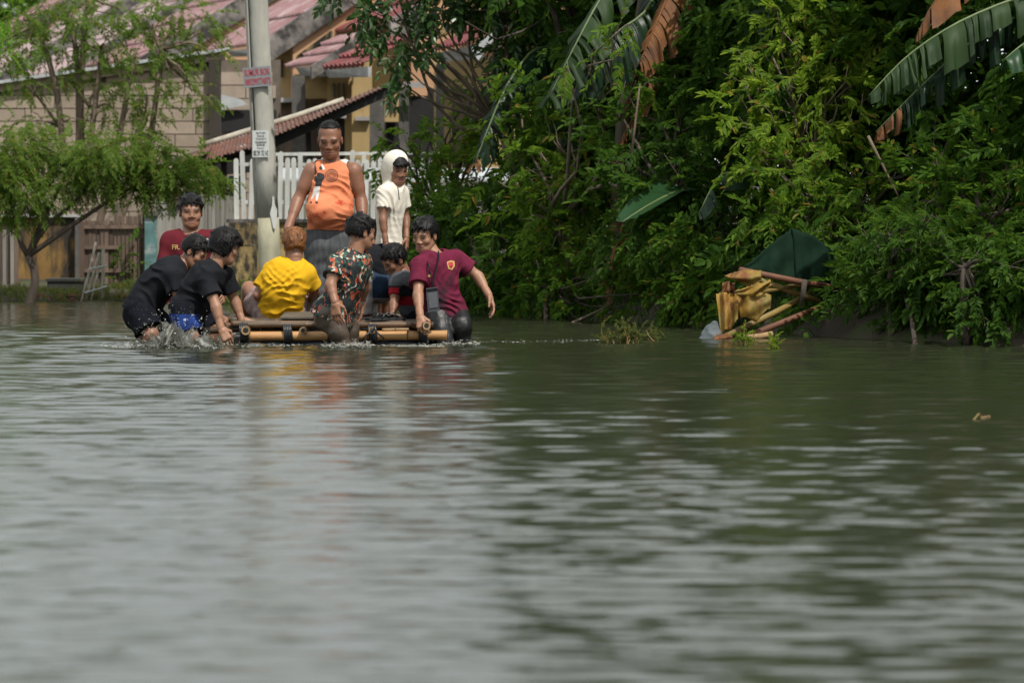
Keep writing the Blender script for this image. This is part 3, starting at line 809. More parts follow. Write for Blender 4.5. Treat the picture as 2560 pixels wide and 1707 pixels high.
for s_, cy, w_, h_ in (('BUTUH', 333, 22, 5), ('DANA', 340.5, 18, 5), ('TUNAI !!', 347.5, 26, 5), ('Gadaikan', 355.5, 28, 6), ('BPKB', 363, 20, 5), ('Hubungi :', 371, 19, 4.5), ('082 291 752 142', 383, 37, 13)):
    notice_text(s_, 652, cy, w_, h_, D - 0.121, 0.01, M['ink'], pp)
wm = thing('paint_mark', 'white brushed paint mark low on concrete pole', 'paint mark', P(684, 540, D - 0.11))
MB().prism([P(x_, y_, D - .108) for x_, y_ in ((681, 492), (685, 490), (687, 512), (693, 526), (692, 556), (688, 574), (683, 570), (680, 556), (675, 534), (680, 514))], (0, 0.012, 0)).build('brush_stroke', M['white_paint'], wm)

# shore litter and grass
tag_rng = np.random.RandomState(9)
def tufts(name, label, cat, pts, hgt, m, seed, blades=9, spread=0.05):
    rng = np.random.RandomState(seed); V, F = [], []
    for p in pts:
        for k in range(blades):
            a = rng.uniform(0, 6.28); r = abs(rng.normal(0, spread)); h_ = hgt * rng.uniform(0.4, 1.2)
            b0 = Vector((p[0] + r * math.cos(a), p[1] + r * math.sin(a), p[2]))
            lean = Vector((rng.normal(0, .35), rng.normal(0, .35), 1)) * h_
            sd = Vector((math.cos(a + 1.3), math.sin(a + 1.3), 0)) * 0.005
            i = len(V); V += [b0 - sd, b0 + sd, b0 + lean * .6 + sd * .7, b0 + lean * .6 - sd * .7, b0 + lean + Vector((0, 0, -.1 * h_))]
            F += [(i, i+1, i+2, i+3), (i+3, i+2, i+4)]
    return tag(obj(name, V, F, m), label, cat, kind='stuff')
pts = []
for i in range(900):
    px = tag_rng.uniform(-60, 700); d = tag_rng.uniform(41.6, 43.4)
    p = P(px, 750, d); z = float(ground_z(np.array(p.x), np.array(d)))
    if z > -0.05: pts.append((p.x, d, z))
tufts('shore_grass', 'yellow green grass along the left shore', 'grass', pts, 0.07, M['leaf_olive'], 2)
pts = []
for i in range(700):
    px = tag_rng.uniform(1080, 2700); 
    x = P(px, 750, 36).x; d = float(bank_y(np.array(x))) + tag_rng.uniform(-0.05, 0.9)
    if not 1950 < px < 2360: pts.append((x, d, float(ground_z(np.array(x), np.array(d))) - 0.02))
tufts('bank_grass', 'dark grass and weeds along the right bank', 'grass', pts, 0.12, M['leaf_dark'], 5, 8, 0.08)
V, F = [], []
for i in range(260):
    px = tag_rng.uniform(80, 330); d = tag_rng.uniform(41.9, 42.8); p = P(px, 750, d); z = float(ground_z(np.array(p.x), np.array(d))) + 0.012
    r = tag_rng.uniform(0.012, 0.03); a = tag_rng.uniform(0, 6.28); b0 = len(V)
    V += [(p.x + r*math.cos(a + k*2.1), d + r*math.sin(a + k*2.1), z + tag_rng.uniform(0, .02)) for k in range(3)] + [(p.x, d, z + .02)]
    F += [(b0, b0+1, b0+3), (b0+1, b0+2, b0+3), (b0+2, b0, b0+3)]
M['petal'] = mat('petal', (0.22, 0.03, 0.04), (0.12, 0.03, 0.02), 0.8, 30)
tag(obj('fallen_petals', V, F, M['petal']), 'reddish fallen petals and leaf litter on left shore', 'litter', kind='stuff')
# ---------------------------------------------------------------- trees and shrubs
# left bank
tree('feathery_tree', 'low dark trunked tree with drooping feathery leaves on left shore', 'tree', Vector((P(66, 757, 42.0).x, 42.0, 0.0)), P(70, 640, 42.0),
     clumps_px([(20, 400, 42, .34), (70, 370, 42.2, .3), (40, 470, 41.8, .3), (-40, 430, 42, .4), (150, 385, 42.2, .26), (215, 370, 42, .28), (270, 385, 41.8, .30), (330, 380, 42, .30),
                (390, 400, 41.9, .30), (440, 420, 41.8, .26), (490, 430, 41.8, .22), (525, 455, 41.8, .16), (250, 440, 42.1, .26), (320, 445, 41.9, .28), (390, 460, 42, .24), (185, 430, 42, .2), (60, 320, 42.4, .2),
                (110, 500, 42, .16), (45, 530, 41.9, .2), (140, 460, 42, .22), (455, 465, 41.8, .16), (-20, 520, 42, .25)]),
     'feather', M['leaf_feather'], M['bark'], 11, dens=600, mains=[P(15, 480, 42), P(120, 520, 42), P(215, 470, 42), P(330, 470, 42), P(170, 420, 42.1)], scale=0.78, r0=0.05, droop=0.55, wind=(0.35, 0, 0), shell=0.2, twigs=False)
tree('spindly_tree', 'tall many-stemmed spindly tree in front of beige block wall', 'tree', Vector((P(240, 720, 46.6).x, 46.6, 0.1)), P(240, 560, 46.6),
     clumps_px([(60, 40, 46.6, .42), (150, 20, 46.8, .34), (230, 40, 46.4, .34), (300, 30, 46.6, .34), (380, 60, 46.5, .30), (450, 30, 46.6, .3), (510, 70, 46.5, .26), (520, 130, 46.4, .22), (100, 110, 46.5, .32),
                (180, 120, 46.6, .26), (260, 110, 46.4, .28), (340, 130, 46.5, .28), (420, 130, 46.5, .26), (150, 190, 46.5, .22), (60, 210, 46.4, .25), (330, 210, 46.5, .3), (280, 270, 46.6, .28), (370, 270, 46.4, .26),
                (480, 230, 46.4, .2), (510, 255, 46.4, .14), (440, 190, 46.4, .2), (250, 200, 46.6, .2), (350, 320, 46.5, .2), (90, 300, 46.5, .16), (170, 300, 46.5, .14), (-20, 140, 46.6, .4)]),
     'feather_small', M['leaf_feather'], M['bark_pale'], 12, dens=340, scale=1.0, r0=0.055, droop=0.35, wind=(0.2, 0, 0), shell=0.15,
     stems=[P(90, 60, 46.6), P(175, 30, 46.7), P(218, -20, 46.5), P(255, 120, 46.6), P(330, 150, 46.5), P(400, 120, 46.4)])
tree('lime_tree', 'bright lime green foliage poking in at top left corner', 'tree', Vector((P(-160, 757, 41.5).x, 41.5, 0.05)), P(-160, 400, 41.5),
     clumps_px([(-20, 70, 41.2, .2), (-25, 130, 41.2, .2), (-30, 175, 41.2, .16), (-110, 60, 41.4, .4), (-140, 180, 41.5, .4), (-180, -60, 41.5, .5), (-60, -60, 41.4, .4)]),
     'feather', M['leaf_lime'], M['bark'], 13, dens=260, r0=0.05, scale=0.8)
tree('shore_shrub', 'small leafy weed shrub growing against base of stained low wall', 'shrub', Vector((P(640, 770, 41.6).x, 41.6, 0.05)), P(640, 745, 41.6),
     clumps_px([(612, 735, 41.6, .13), (640, 750, 41.6, .12), (590, 760, 41.6, .1), (690, 745, 41.7, .12), (745, 735, 41.8, .14), (780, 745, 41.8, .12)]), 'small', M['leaf_bright'], M['bark'], 14, dens=700, r0=0.015, scale=0.8)
tree('gate_vine', 'green creeper sprawling over lower slatted gate', 'creeper', Vector((P(330, 745, 43.8).x, 43.8, 0.1)), P(330, 720, 43.9),
     clumps_px([(310, 700, 44.1, .10), (300, 640, 44.1, .09), (335, 660, 44.1, .10), (320, 600, 44.1, .08), (345, 720, 43.8, .12), (300, 745, 43.6, .1)]), 'small', M['leaf_mid'], M['bark'], 15, dens=700, r0=0.012, scale=0.7)

# centre: glossy tree hanging over the house fronts
tree('glossy_tree', 'tree with glossy drooping leaves hanging in front of house roofs', 'tree', on_ground(1330, 40.5), P(1250, 330, 40.3),
     clumps_px([(850, -20, 40, .16), (900, 15, 40, .2), (960, 0, 40, .24), (1040, 10, 40, .26), (935, 70, 39.9, .16), (1000, 85, 39.9, .18), (965, 140, 39.9, .14), (1010, 165, 39.9, .15), (1060, 120, 39.9, .13),
                (985, 195, 39.9, .12), (1100, 30, 40.1, .22), (1130, -40, 40.1, .35), (1190, 0, 40.2, .28), (1250, 40, 40.2, .34), (1300, 0, 40.4, .42), (1265, 130, 40.2, .28), (1330, 120, 40.3, .36), (1400, 40, 40.4, .4),
                (1300, 210, 40.2, .26), (1200, -140, 40.3, .5), (1000, -140, 40.2, .45), (1350, -150, 40.4, .6)]),
     'glossy', M['leaf_gloss'], M['bark_pale'], 21, dens=230, twigs=False, r0=0.05, droop=0.7, shell=0.2, scale=0.85)
tree('fence_shrub', 'light green leafy shrub in front of picket fence behind hooded boy', 'shrub', on_ground(1120, 40.8), P(1110, 560, 40.9),
     clumps_px([(965, 345, 40.9, .10), (1020, 345, 40.9, .12), (1080, 340, 41, .12), (1140, 290, 41, .15), (1185, 220, 41, .16), (1230, 260, 41, .26), (1020, 410, 40.8, .14), (1075, 400, 40.8, .20), (1130, 370, 40.8, .24), (1190, 350, 40.8, .3),
                (1060, 470, 40.7, .24), (1130, 460, 40.7, .3), (1000, 470, 40.8, .14), (1200, 440, 40.7, .34), (960, 420, 40.9, .1), (1250, 370, 40.8, .3)]),
     'pinnate', M['leaf_fresh'], M['bark'], 22, dens=220, r0=0.05, scale=0.8, shell=0.25)
tree('dark_thicket_bush', 'dense dark green bush low at water edge right of maroon jersey man', 'bush', on_ground(1190, 39.6), P(1200, 680, 39.6),
     clumps_px([(1050, 560, 40.2, .24), (1110, 560, 40, .32), (1180, 550, 39.8, .34), (1250, 540, 39.6, .36), (1080, 640, 39.8, .22), (1140, 650, 39.6, .3), (1210, 640, 39.4, .3), (1280, 640, 39.2, .3), (1150, 730, 39.3, .22),
                (1220, 720, 39.1, .24), (1290, 720, 38.9, .22), (1110, 710, 39.5, .2), (1180, 770, 39, .14), (1245, 775, 38.8, .14)]),
     'small', M['leaf_dark'], M['bark'], 23, dens=620, r0=0.05, scale=1.2, shell=0.3)
# right bank masses
tree('bank_tree', 'leafy green tree over the water edge behind dead banana leaf', 'tree', on_ground(1430, 38.2), P(1400, 560, 38.1),
     clumps_px([(1280, 330, 38.6, .34), (1350, 380, 38.3, .34), (1290, 450, 38.2, .32), (1380, 480, 38, .34), (1330, 540, 38, .3), (1440, 430, 38.1, .3), (1460, 520, 37.9, .26), (1400, 590, 37.8, .26), (1330, 620, 38, .24), (1300, 260, 38.6, .26),
                (1420, 330, 38.4, .24), (1480, 610, 37.8, .2), (1450, 260, 38.6, .25), (1420, 170, 36.2, .12), (1530, 150, 36.2, .12), (1570, 60, 36.2, .1), (1600, 210, 36.3, .14)]),
     'pinnate', M['leaf_fresh'], M['bark_pale'], 24, dens=170, r0=0.055, scale=0.85, shell=0.25)
tree('low_bank_bush', 'low leafy bush touching water between maroon jersey man and weeds', 'bush', on_ground(1400, 37.7), P(1400, 720, 37.7),
     clumps_px([(1330, 690, 37.9, .2), (1390, 660, 37.7, .2), (1440, 700, 37.6, .18), (1370, 745, 37.6, .16), (1310, 750, 38, .16), (1430, 760, 37.4, .14), (1600, 690, 37, .24), (1660, 660, 36.8, .26), (1680, 730, 36.5, .2), (1610, 760, 36.7, .18), (1540, 760, 37, .14)]),
     'small', M['leaf_mid'], M['bark'], 25, dens=560, r0=0.03, scale=1.25, shell=0.3)
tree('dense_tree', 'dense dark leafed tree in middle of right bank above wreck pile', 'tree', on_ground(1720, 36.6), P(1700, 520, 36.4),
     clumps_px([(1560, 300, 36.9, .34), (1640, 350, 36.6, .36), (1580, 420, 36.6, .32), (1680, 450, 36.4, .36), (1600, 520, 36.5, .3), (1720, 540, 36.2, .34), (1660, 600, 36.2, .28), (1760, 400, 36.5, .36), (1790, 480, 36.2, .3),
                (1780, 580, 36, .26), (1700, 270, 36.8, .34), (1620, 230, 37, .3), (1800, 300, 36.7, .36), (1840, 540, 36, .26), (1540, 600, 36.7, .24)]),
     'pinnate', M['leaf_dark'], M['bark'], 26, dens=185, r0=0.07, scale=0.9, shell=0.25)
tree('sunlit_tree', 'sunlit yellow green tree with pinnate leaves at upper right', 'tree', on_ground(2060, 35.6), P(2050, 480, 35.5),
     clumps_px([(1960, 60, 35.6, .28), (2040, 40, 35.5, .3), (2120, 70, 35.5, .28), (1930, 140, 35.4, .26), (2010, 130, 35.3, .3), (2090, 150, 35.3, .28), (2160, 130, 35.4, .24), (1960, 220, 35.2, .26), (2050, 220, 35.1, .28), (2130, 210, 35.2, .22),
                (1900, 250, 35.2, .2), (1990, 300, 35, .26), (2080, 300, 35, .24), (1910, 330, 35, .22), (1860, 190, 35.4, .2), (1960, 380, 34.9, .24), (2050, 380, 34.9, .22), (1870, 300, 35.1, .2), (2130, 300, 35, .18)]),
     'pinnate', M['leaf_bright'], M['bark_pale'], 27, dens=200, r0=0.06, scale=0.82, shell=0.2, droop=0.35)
tree('mid_green_tree', 'mid green tree with leafy twigs left of pale twig at right', 'tree', on_ground(2150, 34.8), P(2120, 560, 34.7),
     clumps_px([(1900, 430, 34.9, .26), (1970, 460, 34.7, .28), (2050, 450, 34.7, .28), (2130, 430, 34.7, .26), (1930, 530, 34.6, .24), (2010, 540, 34.5, .28), (2090, 540, 34.5, .26), (2170, 500, 34.5, .28), (2150, 590, 34.4, .26), (2060, 620, 34.3, .22),
                (2220, 570, 34.3, .26), (2210, 650, 34.1, .22), (2130, 680, 34.1, .2), (2240, 430, 34.6, .24), (1990, 610, 34.4, .2), (2200, 730, 33.9, .18)]),
     'pinnate', M['leaf_fresh'], M['bark'], 28, dens=190, r0=0.06, scale=0.82, shell=0.25)
tree('corner_tree', 'broad leafed dark tree filling right edge below torn banana leaves', 'tree', on_ground(2480, 33.2), P(2460, 560, 33.1),
     clumps_px([(2300, 400, 33.6, .26), (2380, 430, 33.4, .3), (2460, 420, 33.3, .3), (2540, 400, 33.3, .32), (2330, 500, 33.3, .28), (2420, 520, 33.1, .3), (2510, 520, 33, .3), (2300, 590, 33.2, .24), (2390, 610, 32.9, .28), (2480, 620, 32.8, .28),
                (2560, 610, 32.8, .3), (2440, 690, 32.6, .24), (2530, 700, 32.6, .26), (2350, 690, 32.8, .2), (2500, 770, 32.4, .2), (2570, 780, 32.4, .22), (2620, 480, 33.2, .4), (2660, 650, 32.8, .4), (2420, 760, 32.5, .16), (2330, 770, 32.6, .14)]),
     'pinnate', M['leaf_mid'], M['bark'], 29, dens=185, r0=0.06, scale=0.85, shell=0.25)
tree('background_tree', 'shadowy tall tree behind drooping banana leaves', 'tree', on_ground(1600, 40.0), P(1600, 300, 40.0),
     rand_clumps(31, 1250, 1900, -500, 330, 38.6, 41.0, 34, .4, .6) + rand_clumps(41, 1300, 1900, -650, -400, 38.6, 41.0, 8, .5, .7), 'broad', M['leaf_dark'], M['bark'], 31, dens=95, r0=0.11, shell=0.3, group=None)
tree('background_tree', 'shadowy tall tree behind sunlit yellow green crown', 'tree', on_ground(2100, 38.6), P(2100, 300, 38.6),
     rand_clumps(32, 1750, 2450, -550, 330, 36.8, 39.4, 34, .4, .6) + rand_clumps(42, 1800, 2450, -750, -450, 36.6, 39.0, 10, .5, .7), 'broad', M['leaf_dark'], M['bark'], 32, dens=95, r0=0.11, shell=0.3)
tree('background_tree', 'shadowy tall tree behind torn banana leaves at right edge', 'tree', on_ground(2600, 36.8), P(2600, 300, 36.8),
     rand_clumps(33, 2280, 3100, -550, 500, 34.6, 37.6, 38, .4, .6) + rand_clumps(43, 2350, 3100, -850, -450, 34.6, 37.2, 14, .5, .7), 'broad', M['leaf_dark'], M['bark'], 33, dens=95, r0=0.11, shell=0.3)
# understorey behind, one mass
rng = np.random.RandomState(77)
cl = []
for i in range(330):
    x = rng.uniform(0.15, 6.5); dd = float(bank_y(np.array(x))) + rng.uniform(1.9, 5.2)
    cl.append((Vector((x, dd, rng.uniform(0.2, 4.0))), rng.uniform(.3, .45)))
for i in range(60):
    x = rng.uniform(1.6, 3.9); dd = float(bank_y(np.array(x))) + rng.uniform(.25, 1.2); cl.append((Vector((x, dd, rng.uniform(.1, .7))), rng.uniform(.14, .24)))
pos, dirs = clump_sprays(cl, rng, 130, 0.3, 0.2)
V, F = scatter('broad', pos, dirs, rng.uniform(.9, 1.4, len(pos)), rng)
tag(obj('undergrowth', V, F, M['leaf_dark']), 'dark tangled undergrowth deep behind the right bank trees', 'undergrowth', kind='stuff')
# trees beyond the frame to the right and behind the houses (seen in the water and from a step aside)
tree('bank_tree', 'leafy bank tree growing past the right edge of the view', 'tree', on_ground(3100, 32.4), P(3100, 420, 32.4),
     rand_clumps(34, 2720, 3500, -400, 780, 31.4, 33.4, 34, .35, .5), 'pinnate', M['leaf_mid'], M['bark'], 34, dens=100, r0=0.09, shell=0.25)

tree('background_tree', 'tall dark tree rising behind row house roofs at top left', 'tree', Vector((-9.5, 92, 0.1)), Vector((-9.5, 92, 3.0)),
     [(Vector((rng.uniform(-13, -5), 92 + rng.uniform(-1.5, 1.5), rng.uniform(2.0, 6.5))), rng.uniform(.8, 1.2)) for i in range(34)], 'broad', M['leaf_dark'], M['bark'], 36, dens=42, r0=0.2, scale=2.4, shell=0.2)
# leaves hanging down to the water along the right bank
for i, (a, b_, lab) in enumerate(((1640, 1830, 'low overhanging shrub at waterline left of debris pile'), (2150, 2330, 'dark overhanging shrub at waterline right of debris pile'), (2290, 2560, 'overhanging shrub touching water at right edge'), (1080, 1300, 'shrub trailing into water behind maroon jersey man'))):
    xm = (a + b_) / 2; dm = float(bank_y(np.array((xm - 1280) / 11000 * 34.5))); cl = []
    for k in range(13):
        px = rng.uniform(a, b_); x = (px - 1280) / 11000 * dm; dd = float(bank_y(np.array(x))) + rng.uniform(-.15, .35)
        cl.append((Vector((x, dd, rng.uniform(.4, .95) if i == 1 else rng.uniform(.08, .75))), rng.uniform(.13, .22)))
    bs_ = Vector(((xm - 1280) / 11000 * dm, dm + .35, .2))
    tree('overhanging_shrub', lab, 'shrub', bs_, bs_ + Vector((0, 0, .35)), cl, 'pinnate' if i % 2 else 'small', M['leaf_dark'] if i != 0 else M['leaf_mid'], M['bark'], 60 + i, dens=300 if i % 2 else 520, r0=.035, scale=.75 if i % 2 else 1.2, shell=.2, droop=.6)
# thin dead stems and roots leaning at the water edge
def stick(name, label, pts, r, m, cat='stick'):
    t = tag(MB().tube([P(*p) for p in pts], np.linspace(r, r * .5, len(pts)), 6).build(name, m, None, True), label, cat); return t
stick('dead_branch', 'bare pale curved twig hanging among leaves at right', [(2350, 572, 32.4), (2372, 620, 32.4), (2400, 660, 32.3), (2450, 690, 32.3), (2560, 735, 32.2), (2640, 760, 32.2)], .014, M['bark_pale'], 'branch')
stick('dead_branch', 'slender brown branch slanting across middle of green trees', [(2170, 340, 33.8), (2200, 400, 33.8), (2225, 450, 33.8), (2250, 500, 33.8)], .012, M['bark_pale'], 'branch')
stick('fallen_stick', 'long thin stick leaning from water into low bank', [(1420, 812, 36.6), (1490, 780, 36.8), (1560, 742, 37)], .012, M['bark_pale'])
stick('fallen_stick', 'dark thin stick lying from bank toward jersey man', [(1290, 803, 37.6), (1360, 785, 38), (1420, 745, 38.4)], .010, M['bark'])
for i, (a, bb, lab) in enumerate((((1365, 800, 37.6), (1340, 640, 38.2), 'grey bare stem rising from the dark bank left of dead leaf'), ((1475, 640, 37.9), (1515, 760, 37.6), 'leaning grey stem beside hanging dead leaf'), ((1600, 780, 36.9), (1590, 650, 37.2), 'thin upright stem between low bank bushes'), ((2290, 880, 32.0), (2250, 700, 32.8), 'thin dark stem rising at waterline right of wreck pile'))):
    stick('bare_stem', lab, [a, ((a[0] + bb[0]) / 2 + 8, (a[1] + bb[1]) / 2, (a[2] + bb[2]) / 2), bb], .022, M['bark_pale'] if i < 2 else M['bark'], 'stem')

# ---------------------------------------------------------------- banana plants
def bmat_leaf(name, c1, c2, edge=None, rough=0.35):
    m = leaf_mat(name, c1, c2, None, rough, 0.3, 0.25); return m
M['banana'] = bmat_leaf('banana', (0.016, 0.038, 0.012), (0.034, 0.068, 0.020), rough=0.55)
M['banana_pale'] = bmat_leaf('banana_pale', (0.022, 0.066, 0.024), (0.03, 0.080, 0.028))
M['banana_dark'] = bmat_leaf('banana_dark', (0.010, 0.027, 0.013), (0.018, 0.043, 0.019))
M['midrib'] = mat('midrib', (0.12, 0.17, 0.06), (0.08, 0.11, 0.04), 0.5, 6)
def banana_leaf(parent, mid, width, m, seed, hang=(0.35, 0.95), side=(0, 1), strips=16, tip_mat=None, tip_n=0, out_dir=None, torn=0.85, rib=None):
    """midrib polyline in world space; blades of torn strips hanging from it on the given sides"""
    rng = np.random.RandomState(seed)
    mid = [Vector(p) for p in mid]
    def at(t):
        f = t * (len(mid) - 1); i = min(int(f), len(mid) - 2); u = f - i
        p0, p1, p2, p3 = mid[max(i-1, 0)], mid[i], mid[i+1], mid[min(i+2, len(mid)-1)]
        return 0.5 * ((2*p1) + (p2-p0)*u + (2*p0-5*p1+4*p2-p3)*u*u + (3*p1-p0-3*p2+p3)*u**3)
    V, F, mi = [], [], []
    for sd in side:
        sgn = -1 if sd == 0 else 1
        t = 0.0
        edges = np.sort(np.concatenate([[0.02, 0.995], rng.uniform(0.04, 0.98, strips - 1)]))
        ph = rng.uniform(*hang)
        for i in range(len(edges) - 1):
            ta, tb = edges[i], edges[i + 1]
            if tb - ta < 0.012: continue
            ph = 0.5 * ph + 0.5 * rng.uniform(*hang)
            nseg, mseg = 6, 4; rj = rng.normal(0, .22)
            b0 = len(V)
            gap = (tb - ta) * rng.uniform(.03, .16) * (rng.rand() < torn)
            ln = rng.uniform(0.5, 1.1)
            for a in range(mseg + 1):
                tt = ta + gap + (tb - ta - 2 * gap) * a / mseg
                c = at(tt); tg = (at(min(tt + .02, 1)) - at(max(tt - .02, 0))).normalized()
                o = out_dir * sgn if out_dir is not None else tg.cross(Vector((0, 0, 1))).normalized() * sgn
                wd = width * ln * (math.sin(math.pi * min(max(tt * 0.9 + 0.07, 0), 1)) ** 0.55)
                pos = Vector(c); fw = tg * 0.18
                for k in range(nseg + 1):
                    V.append(Vector(pos))
                    u = (k + 0.5) / nseg
                    ang = ph * math.pi / 2 * min(1, 0.45 + 1.0 * u) + 0.13 * math.sin(a * 2.1 + i * 1.7) + rj * u
                    pos = pos + (o * math.cos(ang) - Vector((0, 0, 1)) * math.sin(ang) + fw * (0.6 if k < 3 else 0.2)).normalized() * wd / nseg
            for a in range(mseg):
                for k in range(nseg):
                    F.append((b0 + a*(nseg+1) + k, b0 + (a+1)*(nseg+1) + k, b0 + (a+1)*(nseg+1) + k + 1, b0 + a*(nseg+1) + k + 1))
                    mi.append(1 if (tip_mat is not None and (ta > 1 - tip_n)) else 0)
    lf = obj('leaf', V, F, m, parent, True, mats=[m] + ([tip_mat] if tip_mat else []), midx=mi)
    tube = MB().tube([at(i / 14) for i in range(15)], np.linspace(0.017, 0.004, 15), 7).build('midrib', rib or M['midrib'], lf, True)
    # midrib vertices are stored against the leaf's chain of parents
    return lf
def stem(parent, pts, r0, r1, m):
    return MB().tube(pts, np.linspace(r0, r1, len(pts)), 12).build('pseudostem', m, parent, True)
M['pseudostem'] = mat('pseudostem', (0.085, 0.06, 0.035), (0.045, 0.04, 0.022), 0.7, 5, stretch=(2, 2, 0.4), c3=(0.16, 0.075, 0.03), scale3=3)

bp1 = thing('banana_plant', 'banana plant with long drooping torn green leaves at top centre', 'banana plant', on_ground(1560, 37.8))
stem(bp1, [on_ground(1560, 37.8) - Vector((0, 0, .2)), P(1545, 560, 37.8), P(1560, 300, 37.8), P(1600, 80, 37.8), P(1620, -80, 37.8)], .085, .05, M['pseudostem'])
banana_leaf(bp1, [P(1640, -160, 37.7), P(1560, -80, 37.3), P(1500, 0, 37.0), P(1440, 110, 36.8), P(1372, 245, 36.7)], 0.40, M['banana'], 1, (0.45, 0.95), out_dir=Vector((0.75, -0.62, 0.0)), strips=30)
banana_leaf(bp1, [P(1660, -100, 37.6), P(1620, 20, 37.2), P(1545, 80, 37.0), P(1490, 140, 36.8), P(1455, 235, 36.8)], 0.44, M['banana_dark'], 2, (0.6, 1.0), out_dir=Vector((0.8, -0.55, 0.0)), strips=28)
banana_leaf(bp1, [P(1720, -120, 37.6), P(1675, -20, 37.2), P(1640, 60, 37.0), P(1598, 160, 36.9)], 0.36, M['leaf_dead'], 3, (0.6, 1.0), out_dir=Vector((0.85, -0.5, 0.0)), strips=16, rib=M['leaf_dead'])
banana_leaf(bp1, [P(1640, 130, 37.3), P(1600, 260, 37), P(1555, 350, 37), P(1530, 430, 37)], 0.2, M['leaf_dead'], 5, (0.7, 1.0), strips=9, rib=M['leaf_dead'])
banana_leaf(bp1, [P(1560, 560, 37.5), P(1535, 640, 37.3), P(1525, 720, 37.2), P(1505, 800, 37.2)], 0.22, M['leaf_dead'], 6, (0.8, 1.0), strips=7, rib=M['leaf_dead'])
bp2 = thing('banana_plant', 'banana plant with dark brown tipped leaf hanging beside yellow house wall', 'banana plant', on_ground(1420, 39.4))
stem(bp2, [on_ground(1420, 39.4) - Vector((0, 0, .2)), P(1415, 520, 39.4), P(1405, 300, 39.4), P(1380, 120, 39.4)], .075, .045, M['pseudostem'])
banana_leaf(bp2, [P(1380, 120, 39.3), P(1330, 130, 39.0), P(1270, 210, 38.6), P(1225, 310, 38.4), P(1185, 415, 38.3)], 0.36, M['banana_dark'], 4, (0.5, 0.95), out_dir=Vector((0.8, -0.55, 0.0)), strips=26, tip_mat=M['leaf_dead'], tip_n=0.14)
banana_leaf(bp2, [P(1400, 300, 39.2), P(1450, 330, 38.9), P(1500, 370, 38.7)], 0.25, M['banana_pale'], 7, (0.2, 0.5), strips=6)
bp3 = thing('banana_plant', 'banana plant with pale green upturned leaf in middle of trees', 'banana plant', on_ground(1800, 36.9))
stem(bp3, [on_ground(1800, 36.9) - Vector((0, 0, .2)), P(1795, 640, 36.9), P(1780, 480, 36.8)], .07, .045, M['pseudostem'])
banana_leaf(bp3, [P(1780, 480, 36.7), P(1700, 478, 36.2), P(1630, 508, 35.9), P(1555, 555, 35.7)], 0.24, M['banana_pale'], 8, (-0.35, 0.25), strips=4, torn=0.0)
bp4 = thing('banana_plant', 'banana plant with big shredded glossy leaves at upper right corner', 'banana plant', on_ground(2700, 33.6))
stem(bp4, [on_ground(2700, 33.6) - Vector((0, 0, .2)), P(2700, 450, 33.6), P(2690, 150, 33.6), P(2680, -30, 33.6)], .095, .06, M['pseudostem'])
banana_leaf(bp4, [P(2680, -40, 33.5), P(2560, -10, 33.2), P(2400, 55, 33.0), P(2270, 140, 32.9), P(2172, 240, 32.8)], 0.34, M['banana'], 9, (0.8, 1.0), out_dir=Vector((0.35, -0.94, 0.0)), strips=34)
banana_leaf(bp4, [P(2680, 0, 33.5), P(2600, 20, 33.3), P(2450, 90, 33.2), P(2310, 210, 33.1), P(2190, 330, 33.0), ], 0.30, M['banana_dark'], 10, (0.85, 1.0), out_dir=Vector((0.35, -0.94, 0.0)), strips=40, tip_mat=M['leaf_dead'], tip_n=0.16)
banana_leaf(bp4, [P(2680, -40, 33.6), P(2480, -90, 33.6), P(2350, -10, 33.5), P(2290, 95, 33.5)], 0.26, M['leaf_dead'], 14, (0.7, 1.0), strips=9, rib=M['leaf_dead'])
banana_leaf(bp4, [P(2690, 60, 33.3), P(2620, 80, 33.0), P(2560, 110, 32.9), P(2510, 150, 32.8)], 0.24, M['banana_pale'], 11, (0.5, 0.9), strips=6)
bp5 = thing('banana_plant', 'small banana plant with dark leaf behind sunlit yellow green tree', 'banana plant', on_ground(1990, 37.4))
stem(bp5, [on_ground(1990, 37.4) - Vector((0, 0, .2)), P(1990, 450, 37.4), P(1985, 120, 37.3)], .07, .04, M['pseudostem'])
banana_leaf(bp5, [P(1985, 110, 37.2), P(1960, -40, 36.6), P(1930, 10, 36), P(1912, 90, 35.8)], 0.3, M['banana'], 12, (0.4, 0.8), strips=7)
banana_leaf(bp5, [P(1985, 110, 37.2), P(1880, 400, 35.7), P(1800, 440, 35.5), P(1745, 540, 35.4)], 0.2, M['banana_dark'], 13, (0.5, 0.9), strips=6)

# ---------------------------------------------------------------- wreck pile of dead banana leaves, poles and tarp
D = 33.4
wp = thing('debris_pile', 'pile of yellowed banana leaves and poles collapsed at water edge', 'debris', Vector((P(1850, 850, D).x, D, 0.0)))
def pole(a, b_, r, m, name='pole'):
    MB().tube([P(*a), P((a[0]+b_[0])/2, (a[1]+b_[1])/2 + 3, (a[2]+b_[2])/2), P(*b_)], [r * .82, r * .8, r * .66], 9).build(name, m, wp, True)
pole((1815, 840, 33.0), (2060, 716, 33.9), .030, M['stem_yellow'])
pole((1880, 836, 33.1), (2120, 735, 34.0), .030, M['wood_red'])
pole((1850, 675, 33.2), (2130, 725, 33.75), .030, M['wood_red'])
pole((2012, 700, 33.2), (2003, 764, 33.25), .026, M['bark'])
pole((1800, 738, 33.1), (2010, 712, 33.6), .026, M['stem_yellow'])
pole((1900, 700, 33.3), (2120, 775, 34.0), .026, M['stem_yellow'])
pole((1930, 835, 33.0), (1860, 842, 32.9), .028, M['bamboo_cut'])
